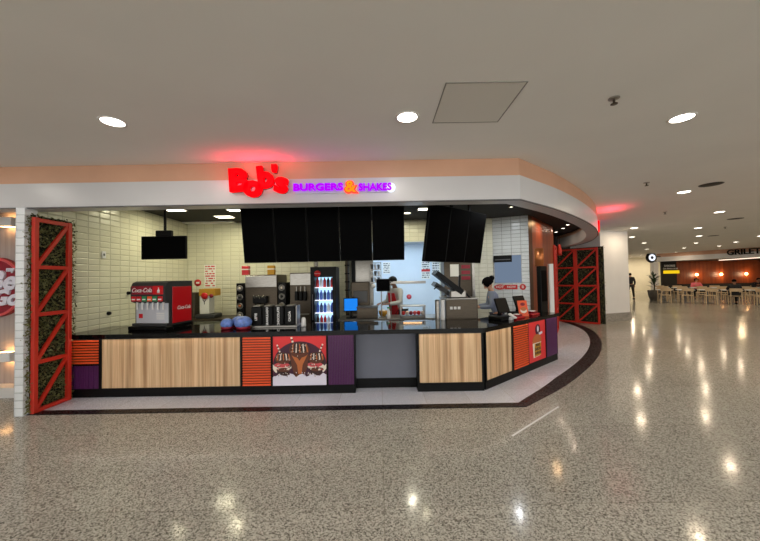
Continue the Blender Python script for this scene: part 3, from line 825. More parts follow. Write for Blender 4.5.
for x, lab in ((-.16,'small steel pan on the worktable behind the grey box'),(.03,'brown mixing bowl on the worktable under the small monitor')):
    t = thing('mixing_bowl', lab, 'bowl', (x+.02,6.80,WT))
    MB().lathe([(0,0),(.05,0),(.085,.06),(.09,.12),(.083,.12),(.07,.05),(0,.02)], n=20).build('bowl', M['steel' if x < 0 else 'kraft'], t)
    MB().ball((0,0,.10),(.06,.06,.05),12,8).build('contents', M['brown_choc' if x < 0 else 'cream'], t)
# food warmer with wrapped items
t = thing('food_warmer', 'steel food warmer tray with red wrapped snacks under a warm lamp', 'food warmer', (.66,6.55,WT))
MB().rbox(-.26,.24,-.14,.14,0,.05,.006).build('base', M['steel'], t)
mb = MB()
for x in (-.25,.23): mb.box(x-.01,x+.01,-.13,.13,.05,.23)
mb.build('side', M['steel'], t)
MB().rbox(-.27,.25,-.14,.14,.23,.255,.006).build('hood', M['steel'], t)
MB().box(-.2,.18,-.02,.02,.222,.229).build('lamp', em('warmer_lamp',(255,190,120),6), t)
for k in range(6):
    o = MB().ball((0,0,.044),(.04,.05,.044),12,8).build('wrapped_snack', M[('red','cream','maroon','pink','red','cream')[k]], None, (.66-.2+.078*k,6.50,WT+.052))
    tag(o, 'wrapped snack in the steel food warmer, number %s from the cook' % ('one','two','three','four','five','six')[k], 'snack', 'snacks in the food warmer')
t = thing('kitchen_shelf', 'narrow steel shelf rail crossing behind the cook', 'shelf', (.62,7.3,0))
MB().rbox(-.42,.42,-.05,.05,1.56,1.62,.006).build('rail', M['steel'], t)
MB().cyl((-.38,0,.007),(-.38,0,1.56),.012,n=8).build('upright', M['steel'], t)

# fryer / press grill with open black lids
t = thing('press_grill', 'steel press grill with two black lids raised, behind the counter', 'grill', (1.45,6.02,.006))
MB().rbox(-.26,.32,-.22,.38,.10,1.28,.01).build('body', M['steel_dark'], t)
MB().rbox(-.27,.33,-.24,.40,1.28,1.30,.004).build('top_plate', M['steel'], t)
for k in range(3): MB().rbox(-.19+k*.07,-.14+k*.07,-.228,-.219,1.10,1.15,.003).build('control_label', M['white'], t)
MB().box(-.24,.30,-.20,.36,0,.10).build('plinth', M['black'], t)
mb = MB().rbox(-.16,.14,-.14,.2,1.30,1.44,.02); mb.build('hinge_block', M['steel'], t)
MB().bar((-.42,-.02,1.78),(.06,.02,1.40),.09,.34,(0,1,0)).build('lid', M['black'], t)
MB().bar((-.42,.10,1.57),(-.10,.14,1.34),.08,.26,(0,1,0)).build('lid', M['dark_grey'], t)
MB().bar((.02,-.1,1.50),(.24,-.05,1.28),.03,.03,(0,1,0)).build('lid_arm', M['black'], t)
MB().bar((.02,-.1,1.50),(.03,-.1,1.72),.03,.03,(0,1,0)).build('lid_arm', M['black'], t)
MB().tube([(-.46,-.16,1.47),(-.40,-.16,1.53),(-.34,-.16,1.50)],.012).build('handle', M['black'], t)
for i, (x, h, c) in enumerate(((1.035,.36,'steel'),(1.13,.38,'white'))):
    t = thing('steel_canister', ('steel canister by the food warmer, next to the grill','pale canister touching the side of the press grill')[i], 'canister', (x,5.82,.006))
    MB().cyl((0,0,.0),(0,0,.92+h-.02),.042,n=18).build('body', M[c], t)
    MB().cyl((0,0,.92+h-.02),(0,0,.92+h),.046,.03,n=18).build('lid', M['steel'], t)

# ------------------------------------------------------------------ registers, promo stand on the angled counter
def register(label, p, rz):
    t = thing('cash_register', label, 'register', (p.x,p.y,TOP), rz)
    MB().rbox(-.15,.15,-.12,.16,0,.07,.01).build('base', M['black'], t)
    MB().bar((0,.04,.06),(0,.0,.26),.06,.04,(0,1,0)).build('neck', M['black'], t)
    sc_ = MB().rbox(-.15,.15,-.018,.018,-.13,.13,.008,mtx=T(0,-.02,.25,rx=R(-20))).build('screen_case', M['black'], t)
    MB().box(-.135,.135,.018,.021,-.115,.115,mtx=T(0,-.02,.25,rx=R(-20))).build('display', M['blue_screen'], sc_)
    return t
register('black cash register screen beside the uniformed cashier', A+da*.95+nn*.25, aa+R(-8))
register('black cash register screen behind the orange promo card', A+da*1.74+nn*.33, aa+R(-10))
p = A+da*1.60+nn*.16
t = thing('promo_card', 'orange standing promo card with a burger picture on the angled counter', 'display card', (p.x,p.y,TOP), aa+R(-25))
MB().box(-.10,.10,-.005,.005,0,.30,mtx=T(rx=R(-12))).build('card', M['orange'], t)
mb = MB(); disc(mb, 0, .11, .07, .045, -.008, 1); disc(mb, 0, .14, .06, .035, -.011, 0); disc(mb,0,.23,.05,.03,-.008,2)
mb2 = MB(); mb2.add(mb.v, [], 0); mb.v = [tuple(T(rx=R(-12)) @ Vector(v)) for v in mb.v]; mb.build('artwork', [M['caramel'],M['cream'],M['maroon']], t)
for s_, o_, w, lab in ((1.30,.16,.16,'red tray with paper at the near side of the orange promo card'),(1.98,.20,.15,'red tray beyond the orange promo card near the counter end')):
    p = A+da*s_+nn*o_
    t = thing('napkin_tray', lab, 'tray', (p.x,p.y,TOP), aa)
    MB().rbox(-w,w,-.09,.09,0,.03,.008).build('tray', M['red'], t)
    MB().rbox(-w*.6,w*.6,-.07,.07,.03,.07,.01).build('holder', M['maroon'], t)
    MB().box(-w*.4,w*.3,-.05,.03,.07,.078).build('napkins', M['paper'], t)
p = A+da*1.02+nn*.10
t = thing('card_reader', 'small white card reader by the cashier screen', 'card reader', (p.x,p.y,TOP), aa)
MB().rbox(-.04,.04,-.07,.07,.02,.05,.008,mtx=T(0,0,.04,rx=R(30))).build('body', M['white'], t)
MB().rbox(-.04,.04,-.02,.06,0,.05,.006).build('stand', M['white'], t)
# stickers and pass window on the diagonal white tiled wall
wd = (Vector((3.50,7.45))-Vector((2.78,7.80))); wa = math.atan2(wd.y,wd.x); wn = wd.normalized()
def onw(s, z): q = Vector((2.78,7.80))+wn*s; return (q.x,q.y,z)
t = thing('serving_window', 'pale blue serving window with a dark header in the white tiled wall', 'window', onw(.33,1.86), wa)
MB().box(-.31,.31,-.012,0,-.34,.34).build('window_frame', M['steel'], t)
MB().box(-.30,.30,-.016,-.012,-.33,.33).build('pane', M['pane_sheen'], t)
MB().rbox(-.31,.10,-.06,-.016,.17,.33,.006).build('header', M['black'], t)
MB().box(-.28,.07,-.064,-.06,.22,.24).build('header_stripe', M['grey'], t)
for s_, w, h, shp, lab in ((.14,.13,.065,0,'red dome-shaped sticker under the serving window'),(.40,.15,.055,1,'red oblong sticker under the serving window'),(.65,.07,.07,2,'red round sticker under the serving window')):
    t = thing('wall_sticker', lab, 'sticker', onw(s_,1.43), wa)
    mb = MB()
    if shp == 1: mb.rbox(-w,w*.9,-.006,-.001,-h,h,.002)
    else: disc(mb,0,0,w,h,-.001,0,th=.005)
    mb.build('sticker', M['red_ink'], t)
    mb = MB(); text_mb(('HOT','NOW','B')[shp], h*1.3, .002, .001, mtx=T(0,-.008,0), mb=mb); mb.build('mark', M['paper'], t)

# kiosk group at the end of the counter
t = thing('self_service_kiosk', 'tall black kiosk beyond the end of the angled counter', 'kiosk', (3.70,7.28,.006), R(38))
MB().rbox(-.15,.15,-.05,.05,.05,1.90,.01).build('body', M['black'], t)
MB().box(-.125,.125,-.055,-.049,1.1,1.8).build('display', M['screen'], t)
MB().rbox(-.2,.2,-.12,.12,0,.05,.006).build('base', M['dark_grey'], t)
t = thing('copper_shade', 'copper cylinder lamp standing on top of the black kiosk', 'lamp', (3.63,7.24,1.91))
MB().lathe([(0,0),(.10,0),(.10,.40),(.085,.40),(.085,.02),(0,.02)], n=28).build('shade', M['copper'], t)
t = thing('white_post', 'slim white post between the black kiosk and the red gate edge', 'post', (4.02,7.50,.006))
MB().rbox(-.05,.05,-.04,.04,0,1.96,.006).build('body', M['white'], t)
MB().cyl((0,0,-.0),(0,0,.012),.10,n=20).build('base', M['steel'], t)
t = thing('pendant_lamp', 'small dark orange pendant lamp hanging before the red double gate', 'lamp', (5.72,10.1,2.32))
MB().lathe([(0,.34),(.03,.34),(.05,.28),(.07,.10),(.06,0),(0,0)], n=20).build('shade', M['red_metal'], t)
MB().cyl((0,0,.34),(0,0,.80),.006,n=6).build('cord', M['black'], t)

# ------------------------------------------------------------------ hanging screens
def portrait(label, loc, rz, tilt=0, group=None):
    t = thing('menu_screen', label, 'screen', loc, rz, group)
    mb = MB().rbox(-.273,.273,-.03,.03,0,.97,.006); mb.v = [tuple(T(rx=tilt) @ Vector(v)) for v in mb.v]; case = mb.build('case', M['black'], t)
    mb = MB().box(-.262,.262,-.033,-.029,.012,.958); mb.v = [tuple(T(rx=tilt) @ Vector(v)) for v in mb.v]; mb.build('display', M['screen'], case)
    MB().box(-.03,.03,.0,.03,.55,3.12-loc[2]).build('hanger', M['black'], t)
names = ['nearest the soda dispenser side','second from the soda dispenser side','in the middle of the row','fourth from the soda dispenser side','at the end over the kitchen pass']
for i in range(5):
    portrait('switched-off black menu screen, %s of the row of five' % names[i], (-2.335+.275+.553*i,5.5,2.0+.002*i), 0, R(10))
for i in range(3):
    q = Vector((.72,5.33)) + da*(.275+.553*i)
    portrait('switched-off black menu screen hanging over the angled counter, %s of its row of three' % ('nearest','middle','farthest')[i], (q.x,q.y,1.965), aa, R(10))
t = thing('hanging_monitor', 'small black landscape screen hung from the ceiling over the soda dispenser', 'screen', (-3.73,5.5,2.09))
MB().rbox(-.39,.39,-.02,.02,0,.40,.006).build('case', M['black'], t)
MB().box(-.375,.375,-.024,-.019,.015,.385).build('display', M['screen'], t)
MB().rbox(-.15,.13,-.015,.05,.40,.50,.01).build('bracket', M['black'], t)
MB().cyl((0,.02,.48),(0,.02,1.03),.022,n=14).build('pole', M['black'], t)
t = thing('wall_socket', 'small white socket plate on the cream tiled side wall', 'socket', (-4.712,5.42,2.18), R(90))
MB().rbox(-.04,.04,-.008,0,-.06,.06,.003).build('plate', M['white'], t)
MB().box(-.015,.015,-.011,-.008,-.02,.02).build('outlet', M['grey'], t)
# side walls knobs
for y, z, lab in ((5.52,1.17,'dark round pipe cap low on the cream tiled side wall'),(5.95,1.50,'small dark hook higher on the cream tiled side wall')):
    tag(MB().lathe([(0,0),(.032,0),(.028,.04),(0,.05)], mtx=T(0,0,0,ry=R(90)), n=14).build('wall_valve', M['black'], None, (-4.72,y,z)), lab, 'valve')
# conduits on the yellow pier by the fridge
t = thing('pipe_conduit', 'grey ribbed conduit running up the cream pier beside the fridge', 'pipe', (-.80,7.72,.006))
MB().cyl((0,0,0),(0,0,2.6),.045,n=14).build('pipe', M['steel_dark'], t)
for z in (1.2,1.4,1.6,1.8,2.0): MB().cyl((0,0,z),(0,0,z+.03),.06,n=14).build('clamp', M['black'], t)

# ------------------------------------------------------------------ lamps
def downlight(label, x, y, z=CEIL, r=.095, mat_='lamp', group='recessed ceiling lights of the hall', power=0, color=(1,.93,.82)):
    t = thing('ceiling_light', label, 'ceiling light', (x,y,z), 0, group)
    MB().lathe([(r,-.004),(r+.018,-.008),(r+.022,0),(r,0),(r,-.004)], n=28).build('trim_ring', M['white_paint'], t)
    MB().lathe([(0,-.003),(r,-.003),(r,0),(0,0)], n=28).build('lens', M[mat_], t)
    if power: arealight(x, y, z-.02, r*2, power, color)
def arealight(x, y, z, s, p, color, rx=0, shape='DISK', sy=None, rz=0):
    l = bpy.data.lights.new('light', 'AREA'); l.shape = shape; l.size = s
    if sy: l.size_y = sy
    l.energy = p; l.color = color
    o = bpy.data.objects.new('light', l); COL.objects.link(o); o.location = (x,y,z); o.rotation_euler = (rx,0,rz)
    return o
HP = 10
hall = [(-2.55,3.03,'round ceiling light nearest the brick pier'),(.29,3.04,'round ceiling light in the middle, beside the square access panel'),(3.05,3.15,'round ceiling light beyond the nearer sprinkler'),
 (5.87,6.08,'round ceiling light beside the large black vent'),(8.78,8.17,'round ceiling light beside the mid black vent'),(8.67,10.79,'round ceiling light right by the big column'),
 (10.7,13.44,'round ceiling light second from the column'),(11.12,11.06,'round ceiling light, first of the close group of three'),(13.6,13.5,'round ceiling light, second of the close group of three'),
 (13.5,16.2,'round ceiling light third from the column'),(16.65,16.7,'round ceiling light, third of the close group of three'),(17.04,20.23,'round ceiling light fourth from the column'),
 (19.1,19.94,'small far ceiling light before the dark sign wall'),(22.0,23.6,'farthest ceiling light by the round hanging sign'),(21.97,26.7,'farthest ceiling light over the walking man'),
 (20.2,18.9,'far ceiling light before the dark lettering'),(18.56,16.53,'far ceiling light above the dark lettering'),(16.69,13.91,'ceiling light at the edge above the lettering')]
for x, y, lab in hall + [(20.3,29.2,'last ceiling light before the far cream wall, over the walking man'),(23.2,29.4,'last ceiling light before the far cream wall, behind the hanging sign'),(26.0,29.2,'last ceiling light before the far cream wall, behind the dark sign wall')]: downlight(lab, x, y, power=HP if y < 5 else (14 if y < 28 else 70), color=(1,.92,.82) if y < 5 else (1,.80,.56))
# the rest of the hall's regular grid, beyond the frame: its light only
for x, y in ((-2.55,.2),(.29,.2),(3.05,.2),(-5.4,.2),(-5.4,3.03),(5.9,.2),(5.9,3.1),(8.8,.5),(8.8,3.2),(8.8,5.6),(11.9,3.2),(11.9,6.2),(14.6,8.6),(11.9,.5),(-2.55,-2.8),(.29,-2.8),(3.05,-2.8),(6,-2.8),(17,8),(20,11)):
    arealight(x, y, CEIL-.01, .2, HP if x < 8 else 14, (1,.92,.82) if x < 8 else (1,.80,.56))
def square_light(label, x, y, w, d, p, z=3.12, c=(1,.94,.62), m='lamp_in'):
    t = thing('kitchen_ceiling_light', label, 'ceiling light', (x,y,z), 0)
    MB().box(-w/2-.02,w/2+.02,-d/2-.02,d/2+.02,-.012,0).build('frame', M['white_paint'], t)
    MB().box(-w/2,w/2,-d/2,d/2,-.016,-.012).build('lens', M[m], t)
    arealight(x, y, z-.03, w, p, c, shape='RECTANGLE', sy=d)
KP = 9
square_light('flat lit panel over the soda dispenser, beside the hanging pole', -4.02, 6.25, .34, .16, KP)
square_light('tilted-looking lit panel over the back left machines', -3.42, 7.0, .34, .22, KP)
square_light('small lit panel hard behind the fascia by the first menu screen', -2.90, 6.35, .24, .14, KP)
square_light('lit panel between the menu screens over the pass', .95, 6.55, .26, .16, KP)
downlight('small round kitchen light over the pass beside the lit panel', .62, 6.97, 3.12, .07, 'lamp_in', None, 14, (1,.95,.74))
downlight('tiny round kitchen light over the cashier', 2.73, 6.54, 3.12, .025, 'lamp_in', None, 12, (.92,.96,1))
for i, (x, y) in enumerate(((5.35,9.0),(5.62,9.7),(5.85,10.5))):
    downlight(('tiny round light behind the curved fascia, nearest','tiny round light behind the curved fascia, middle','tiny round light behind the curved fascia, farthest')[i], x, y, 3.12, .04, 'lamp', None, 2, (1,.8,.6))
square_light('cool white panel lamp in the back kitchen', 1.05, 8.6, .5, .3, 13, 2.72, (.62,.82,1), 'lamp_cool')
square_light('cool white panel lamp hidden deeper in the back kitchen', -.1, 8.8, .5, .3, 7, 2.72, (.62,.82,1), 'lamp_cool')
# light washing the rust wood wall and the line of machines
arealight(4.25,7.9,3.05,.12,7,(1,.62,.3))
arealight(-1.9,6.3,3.09,.2,7,(1,.94,.62))
for x, y, rz in ((-1.57,4.0,0),(5.62,7.55,R(59.5))):  # unseen lamps added before the signs to throw red glow on the ceiling
    arealight(x, y, 2.92, .70, 4.5, (1,.05,.10), R(180-30), 'RECTANGLE', .05, rz)
# LED strips under the slab's overhang
LEDM = em('led_white',(255,236,214),11)
def led(a, b): MB().bar((a[0],a[1],.8722),(b[0],b[1],.8722),.012,.003,(0,0,1)).build('led_strip', LEDM, slab_o)
led((-4.66,4.732), (-.41,4.732)); led((.56,4.732), (1.50,4.732)); led(A+da*.06-nn*.018, B-nn*.018-da*.03)

# ------------------------------------------------------------------ ceiling fittings
t = thing('access_panel', 'large square white access panel in the hall ceiling', 'ceiling panel', (.88,2.83,CEIL))
mb = MB().box(-.33,.33,-.33,-.322,-.006,0).box(-.33,.33,.322,.33,-.006,0).box(-.33,-.322,-.322,.322,-.006,0).box(.322,.33,-.322,.322,-.006,0)
mb.build('frame', mat('hatch_frame',(140,138,132),.6), t)
MB().box(-.320,.320,-.320,.320,-.004,0).build('hatch', mat('hatch_paint',(218,215,208),.7), t)
def sprinkler(label, x, y):
    t = thing('sprinkler_head', label, 'sprinkler', (x,y,CEIL))
    MB().lathe([(0,0),(.045,0),(.045,-.006),(.02,-.012),(0,-.012)], n=20).build('escutcheon', M['steel'], t)
    MB().cyl((0,0,-.01),(0,0,-.05),.01,n=8).build('stem', M['steel_dark'], t)
    MB().lathe([(0,-.05),(.028,-.05),(.028,-.055),(0,-.055)], n=12).build('deflector', M['steel_dark'], t)
sprinkler('metal sprinkler head in the ceiling between access panel and light', 2.09, 2.77)
sprinkler('metal sprinkler head in the ceiling before the large black vent', 4.58, 5.40)
sprinkler('metal sprinkler head farther along the ceiling towards the column', 7.27, 8.05)
sprinkler('small sprinkler head beyond the mid black vent', 11.92, 10.93)
def vent(label, x, y, r):
    t = thing('ceiling_vent', label, 'vent', (x,y,CEIL))
    MB().lathe([(0,-.004),(r,-.004),(r+.012,0)], n=28).build('opening', M['black'], t)
    MB().lathe([(r+.008,-.002),(r+.02,-.006),(r+.024,0)], n=28).build('ring', M['grey'], t)
vent('large round black vent in the ceiling, nearest of the black vents', 5.87, 5.58, .14)
vent('mid-distance round black vent in the ceiling', 10.4, 9.25, .15)
vent('farthest round black vent in the ceiling', 14.2, 13.5, .16)
tag(MB().bar((1.37,3.41,.002),(2.27,4.14,.002),.022,.003,(0,0,1)).build('floor_tape', M['white']), 'thin white strip of tape lying diagonally on the granite floor', 'tape')

# ------------------------------------------------------------------ neighbour on the left
def sconce(label, x, z):
    t = thing('wall_sconce', label, 'wall lamp', (x,4.95,z))
    bd_ = MB().rbox(-.11,.11,-.13,0,-.07,.07,.006).build('body', M['white'], t)
    for s_ in (-1,1): MB().box(-.08,.08,-.11,-.02,s_*.071-.002,s_*.071+.002).build('lens', M['sconce_glow'], bd_)
sconce('upper white box wall lamp on the grey wood panel beside the pier', -5.72, 2.66)
sconce('lower white box wall lamp on the grey wood panel beside the pier', -5.72, .60)
t = thing('round_shop_sign', 'round dark red shop sign with white script on the grey wood panel', 'sign', (-5.93,4.95,1.66))
MB().lathe([(0,0),(.46,0),(.46,.05),(.44,.07),(.40,.075),(0,.075)], mtx=T(rx=R(90)), n=48).build('disc', M['maroon'], t)
MB().lathe([(.42,.074),(.46,.074),(.46,.082),(.42,.082),(.42,.074)], mtx=T(rx=R(90)), n=48).build('rim', M['pink'], t)
text_mb('Be', .40, .03, .014, shear=.3, mtx=T(.14,-.09,.09)).build('lettering', M['poster_white'], t)
text_mb('Go', .32, .03, .014, shear=.3, mtx=T(.20,-.09,-.17)).build('lettering', M['poster_white'], t)
text_mb('my', .10, .02, .004, mtx=T(.28,-.09,.27)).build('lettering', M['poster_white'], t)

# ------------------------------------------------------------------ far food court
wall('wall_back', (12,31), (34,31), 0, CEIL, .1, M['cream_wall'])
struct('trim_7', MB().box(16,23.0,30.6,30.99,.25,.95), M['grey'])
struct('trim_8', MB().box(16,23.0,30.5,30.99,.95,1.08), M['dark_grey'])
wall('wall_back', (23.0,26), (24.25,26), 0, 2.63, .1, M['dark_wall'])
wall('wall_back', (24.25,26), (34,26), .75, 2.63, .1, M['rust_wood'])
wall('trim_9', (23.2,25.95), (34,25.95), 0, .78, .04, M['dark_wall'])
b0 = Vector((22.3,25.6)); b1 = Vector((27.5,11.0)); bd = (b1-b0); ba = math.atan2(bd.y,bd.x)
struct('trim_10', MB().box(0,bd.length,0,.2,2.63,2.98), M["white_paint"], (b0.x,b0.y,0), ba)
struct('trim_11', MB().box(0,bd.length,.01,.2,2.98,CEIL), M['beige_band'], (b0.x,b0.y,0), ba)
struct('wall_pillar', MB().box(-.25,.10,0,.35,0,2.63), M['white_paint'], (b0.x,b0.y,0), 0)
struct('ceiling', MB().prism([(22.4,26),(34,26),(34,11),(27.7,11)], 2.63, 2.68), M['dark_wall'])
t = thing('restaurant_sign', 'dark raised letters along the far restaurant bulkhead', 'sign', (b0.x+bd.x*.25,b0.y+bd.y*.25,2.98), ba)
text_mb('GRILETTO', .50, .06, .01, mtx=T(1.45,-.05,.02), sx=1.0).build('lettering', M['black'], t)
t = thing('wall_sign', 'yellow strip and pale lettering on the dark far restaurant wall', 'sign', (23.75,25.98,2.0))
text_mb('SABORES', .22, .02, .004, mtx=T(-.10,-.02,.28), align='CENTER').build('lettering', M['paper'], t)
text_mb('DA BRASA BOA', .17, .02, .002, mtx=T(-.04,-.02,.05)).build('lettering', M['paper'], t)
MB().box(-.62,.66,-.05,-.01,-.35,-.10).build('yellow_strip', M['yellow_lit'], t)
t = thing('blade_sign', 'round black hanging sign with a white ring at the far pillar', 'sign', (21.35,25.0,2.93))
MB().lathe([(0,-.05),(.40,-.05),(.40,.05),(0,.05)], mtx=T(rx=R(90)), n=36).build('disc', M['black'], t)
MB().lathe([(.12,.052),(.26,.052),(.26,.07),(.12,.07),(.12,.052)], mtx=T(.03,0,0,rx=R(90)), n=36).build('ring', M['white_lit'], t)
MB().box(.38,.72,-.02,.02,.05,.12).build('bracket', M['black'], t)
for i, x in enumerate((25.85,27.85,29.9)):
    t = thing('wall_light', 'small glowing wall lamp on the far rust wood wall, %s from the yellow sign' % ('first','second','third')[i], 'wall lamp', (x,26,1.52))
    MB().lathe([(0,0),(.10,0),(.10,.06),(0,.08)], mtx=T(rx=R(90)), n=16).build('body', M['sconce_glow'], t)
    MB().box(-.02,.02,-.03,0,-.16,-.09).build('stem', M['black'], t)
    arealight(x, 25.6, 1.5, .3, 6, (1,.7,.4), R(90))
t = thing('ceiling_strip_light', 'long glowing ceiling strip inside the far restaurant edge', 'lamp', (25.9,24.2,2.604))
MB().bar((0,0,0),(-1.4,-4.9,0),.16,.05,(0,0,1)).build('tube', M['glow_line'], t)
for x, y in ((26,23),(27.5,19),(29,23)): arealight(x, y, 2.6, .4, 40, (1,.72,.42))

# chairs and tables (all sizes real; ~17-22 m away)
def make_chair():
    t = thing('cafe_chair', 'pale wooden chair', 'chair')
    MB().rbox(-.22,.22,-.21,.21,.43,.46,.01).build('seat', M['pale_wood'], t)
    mb = MB()
    for i in range(8):
        a0 = R(20+140*i/8); a1 = R(20+140*(i+1)/8)
        mb.bar((.24*math.cos(a0),.10+.13*math.sin(a0),.76),(.24*math.cos(a1),.10+.13*math.sin(a1),.76),.03,.16,(0,0,1))
    mb.build('backrest', M['pale_wood'], t)
    for sx in (-1,1):
        MB().bar((sx*.20,-.19,.0),(sx*.19,-.17,.44),.03,.03).build('leg', M['pale_wood'], t)
        MB().bar((sx*.21,.21,.0),(sx*.19,.18,.80),.03,.03).build('leg', M['pale_wood'], t)
    return t
def make_table():
    t = thing('cafe_table', 'white square table', 'table')
    MB().rbox(-.36,.36,-.36,.36,.71,.745,.008).build('table_top', M['white'], t)
    MB().cyl((0,0,.02),(0,0,.71),.03,n=12).build('pedestal', M['grey'], t)
    MB().cyl((0,0,0),(0,0,.02),.22,n=20).build('foot', M['grey'], t)
    return t
ch0 = make_chair(); tb0 = make_table(); fc = ft = True
ords = ['first','second','third','fourth','fifth','sixth']
def lerp_row(a, b, n): return [(a[0]+(b[0]-a[0])*i/(n-1), a[1]+(b[1]-a[1])*i/(n-1)) for i in range(n)]
ROWS = ((lerp_row((16.6,18.65),(20.3,16.05),6),'nearest'),(lerp_row((18.9,21.4),(22.6,18.9),6),'second'))
used_c = used_t = False
SEAT = {}
for r, (row, rn_) in enumerate(ROWS):
    dx, dy = row[-1][0]-row[0][0], row[-1][1]-row[0][1]; ta = math.atan2(dy, dx); nx, ny = -math.sin(ta)*.60, math.cos(ta)*.60
    for i, (x, y) in enumerate(row):
        lab = 'square table in the %s row of the far food court, %s from the planter' % (rn_, ords[i])
        if not used_t: tb0.location = (x,y,0); tb0.rotation_euler.z = ta; tb0['label'] = lab; tb0['group'] = 'food court tables'; used_t = True
        else: dup(tb0, (x,y,0), ta, lab, 'food court tables')
        for sg, side in ((-1,'hall side'),(1,'inner side')):
            q = (x+nx*sg, y+ny*sg, 0); a = math.atan2(y-q[1], x-q[0]) + PI/2; SEAT[r,i,sg] = (q, a)
            lab = 'wooden chair at the %s of the %s-row far table, %s from the planter' % (side, rn_, ords[i])
            if not used_c: ch0.location = q; ch0.rotation_euler.z = a; ch0['label'] = lab; ch0['group'] = 'food court chairs'; used_c = True
            else: dup(ch0, q, a, lab, 'food court chairs')

# planter
t = thing('potted_plant', 'tall dark potted plant standing by the far white pillar', 'plant', (17.15,19.95,0))
MB().lathe([(0,0),(.22,0),(.30,.30),(.34,.62),(.30,.64),(.27,.56),(0,.56)], n=28).build('pot', M['terracotta'], t)
MB().lathe([(0,.57),(.27,.57)], n=20).build('soil', M['soil'], t)
MB().tube([(0,0,.57),(.03,.0,.9),(.0,0,1.25)], .03).build('stem', M['soil'], t)
mb = MB()
for i in range(34):
    a = i*2.4; z = .75+.035*i*.5+.2*random.random(); ln = .38+.2*random.random(); u = random.uniform(.5,1.3)
    c = Vector((0,0,z)); d = Vector((math.cos(a)*math.cos(u),math.sin(a)*math.cos(u),math.sin(u))); s_ = Vector((-math.sin(a),math.cos(a),0))*.045
    mb.add([c, c+d*ln*.5+s_, c+d*ln-Vector((0,0,.06)), c+d*ln*.5-s_], [(0,1,2,3)])
mb.build('foliage', M['plant'], t)

# ------------------------------------------------------------------ people
def skin_mesh(nodes, edges, sub=2):
    """nodes {name:(pos,(rx,ry))}; returns verts, faces of a grown continuous surface"""
    ks = list(nodes); me = bpy.data.meshes.new('s')
    me.from_pydata([nodes[k][0] for k in ks], [(ks.index(a),ks.index(b)) for a,b in edges], [])
    ob = bpy.data.objects.new('s', me); COL.objects.link(ob)
    ob.modifiers.new('k','SKIN'); sm = ob.modifiers.new('u','SUBSURF'); sm.levels = sub; sm.render_levels = sub
    if not me.skin_vertices: me.skin_vertices.new()
    for i, k in enumerate(ks):
        r = nodes[k][1]; sv = me.skin_vertices[0].data[i]
        sv.radius = r if hasattr(r,'__len__') else (r,r); sv.use_root = (i == 0)
    dg = bpy.context.evaluated_depsgraph_get(); dg.update()
    m2 = bpy.data.meshes.new_from_object(ob.evaluated_get(dg))
    out = ([tuple(v.co) for v in m2.vertices], [tuple(p.vertices) for p in m2.polygons])
    bpy.data.objects.remove(ob); bpy.data.meshes.remove(me); bpy.data.meshes.remove(m2)
    return out
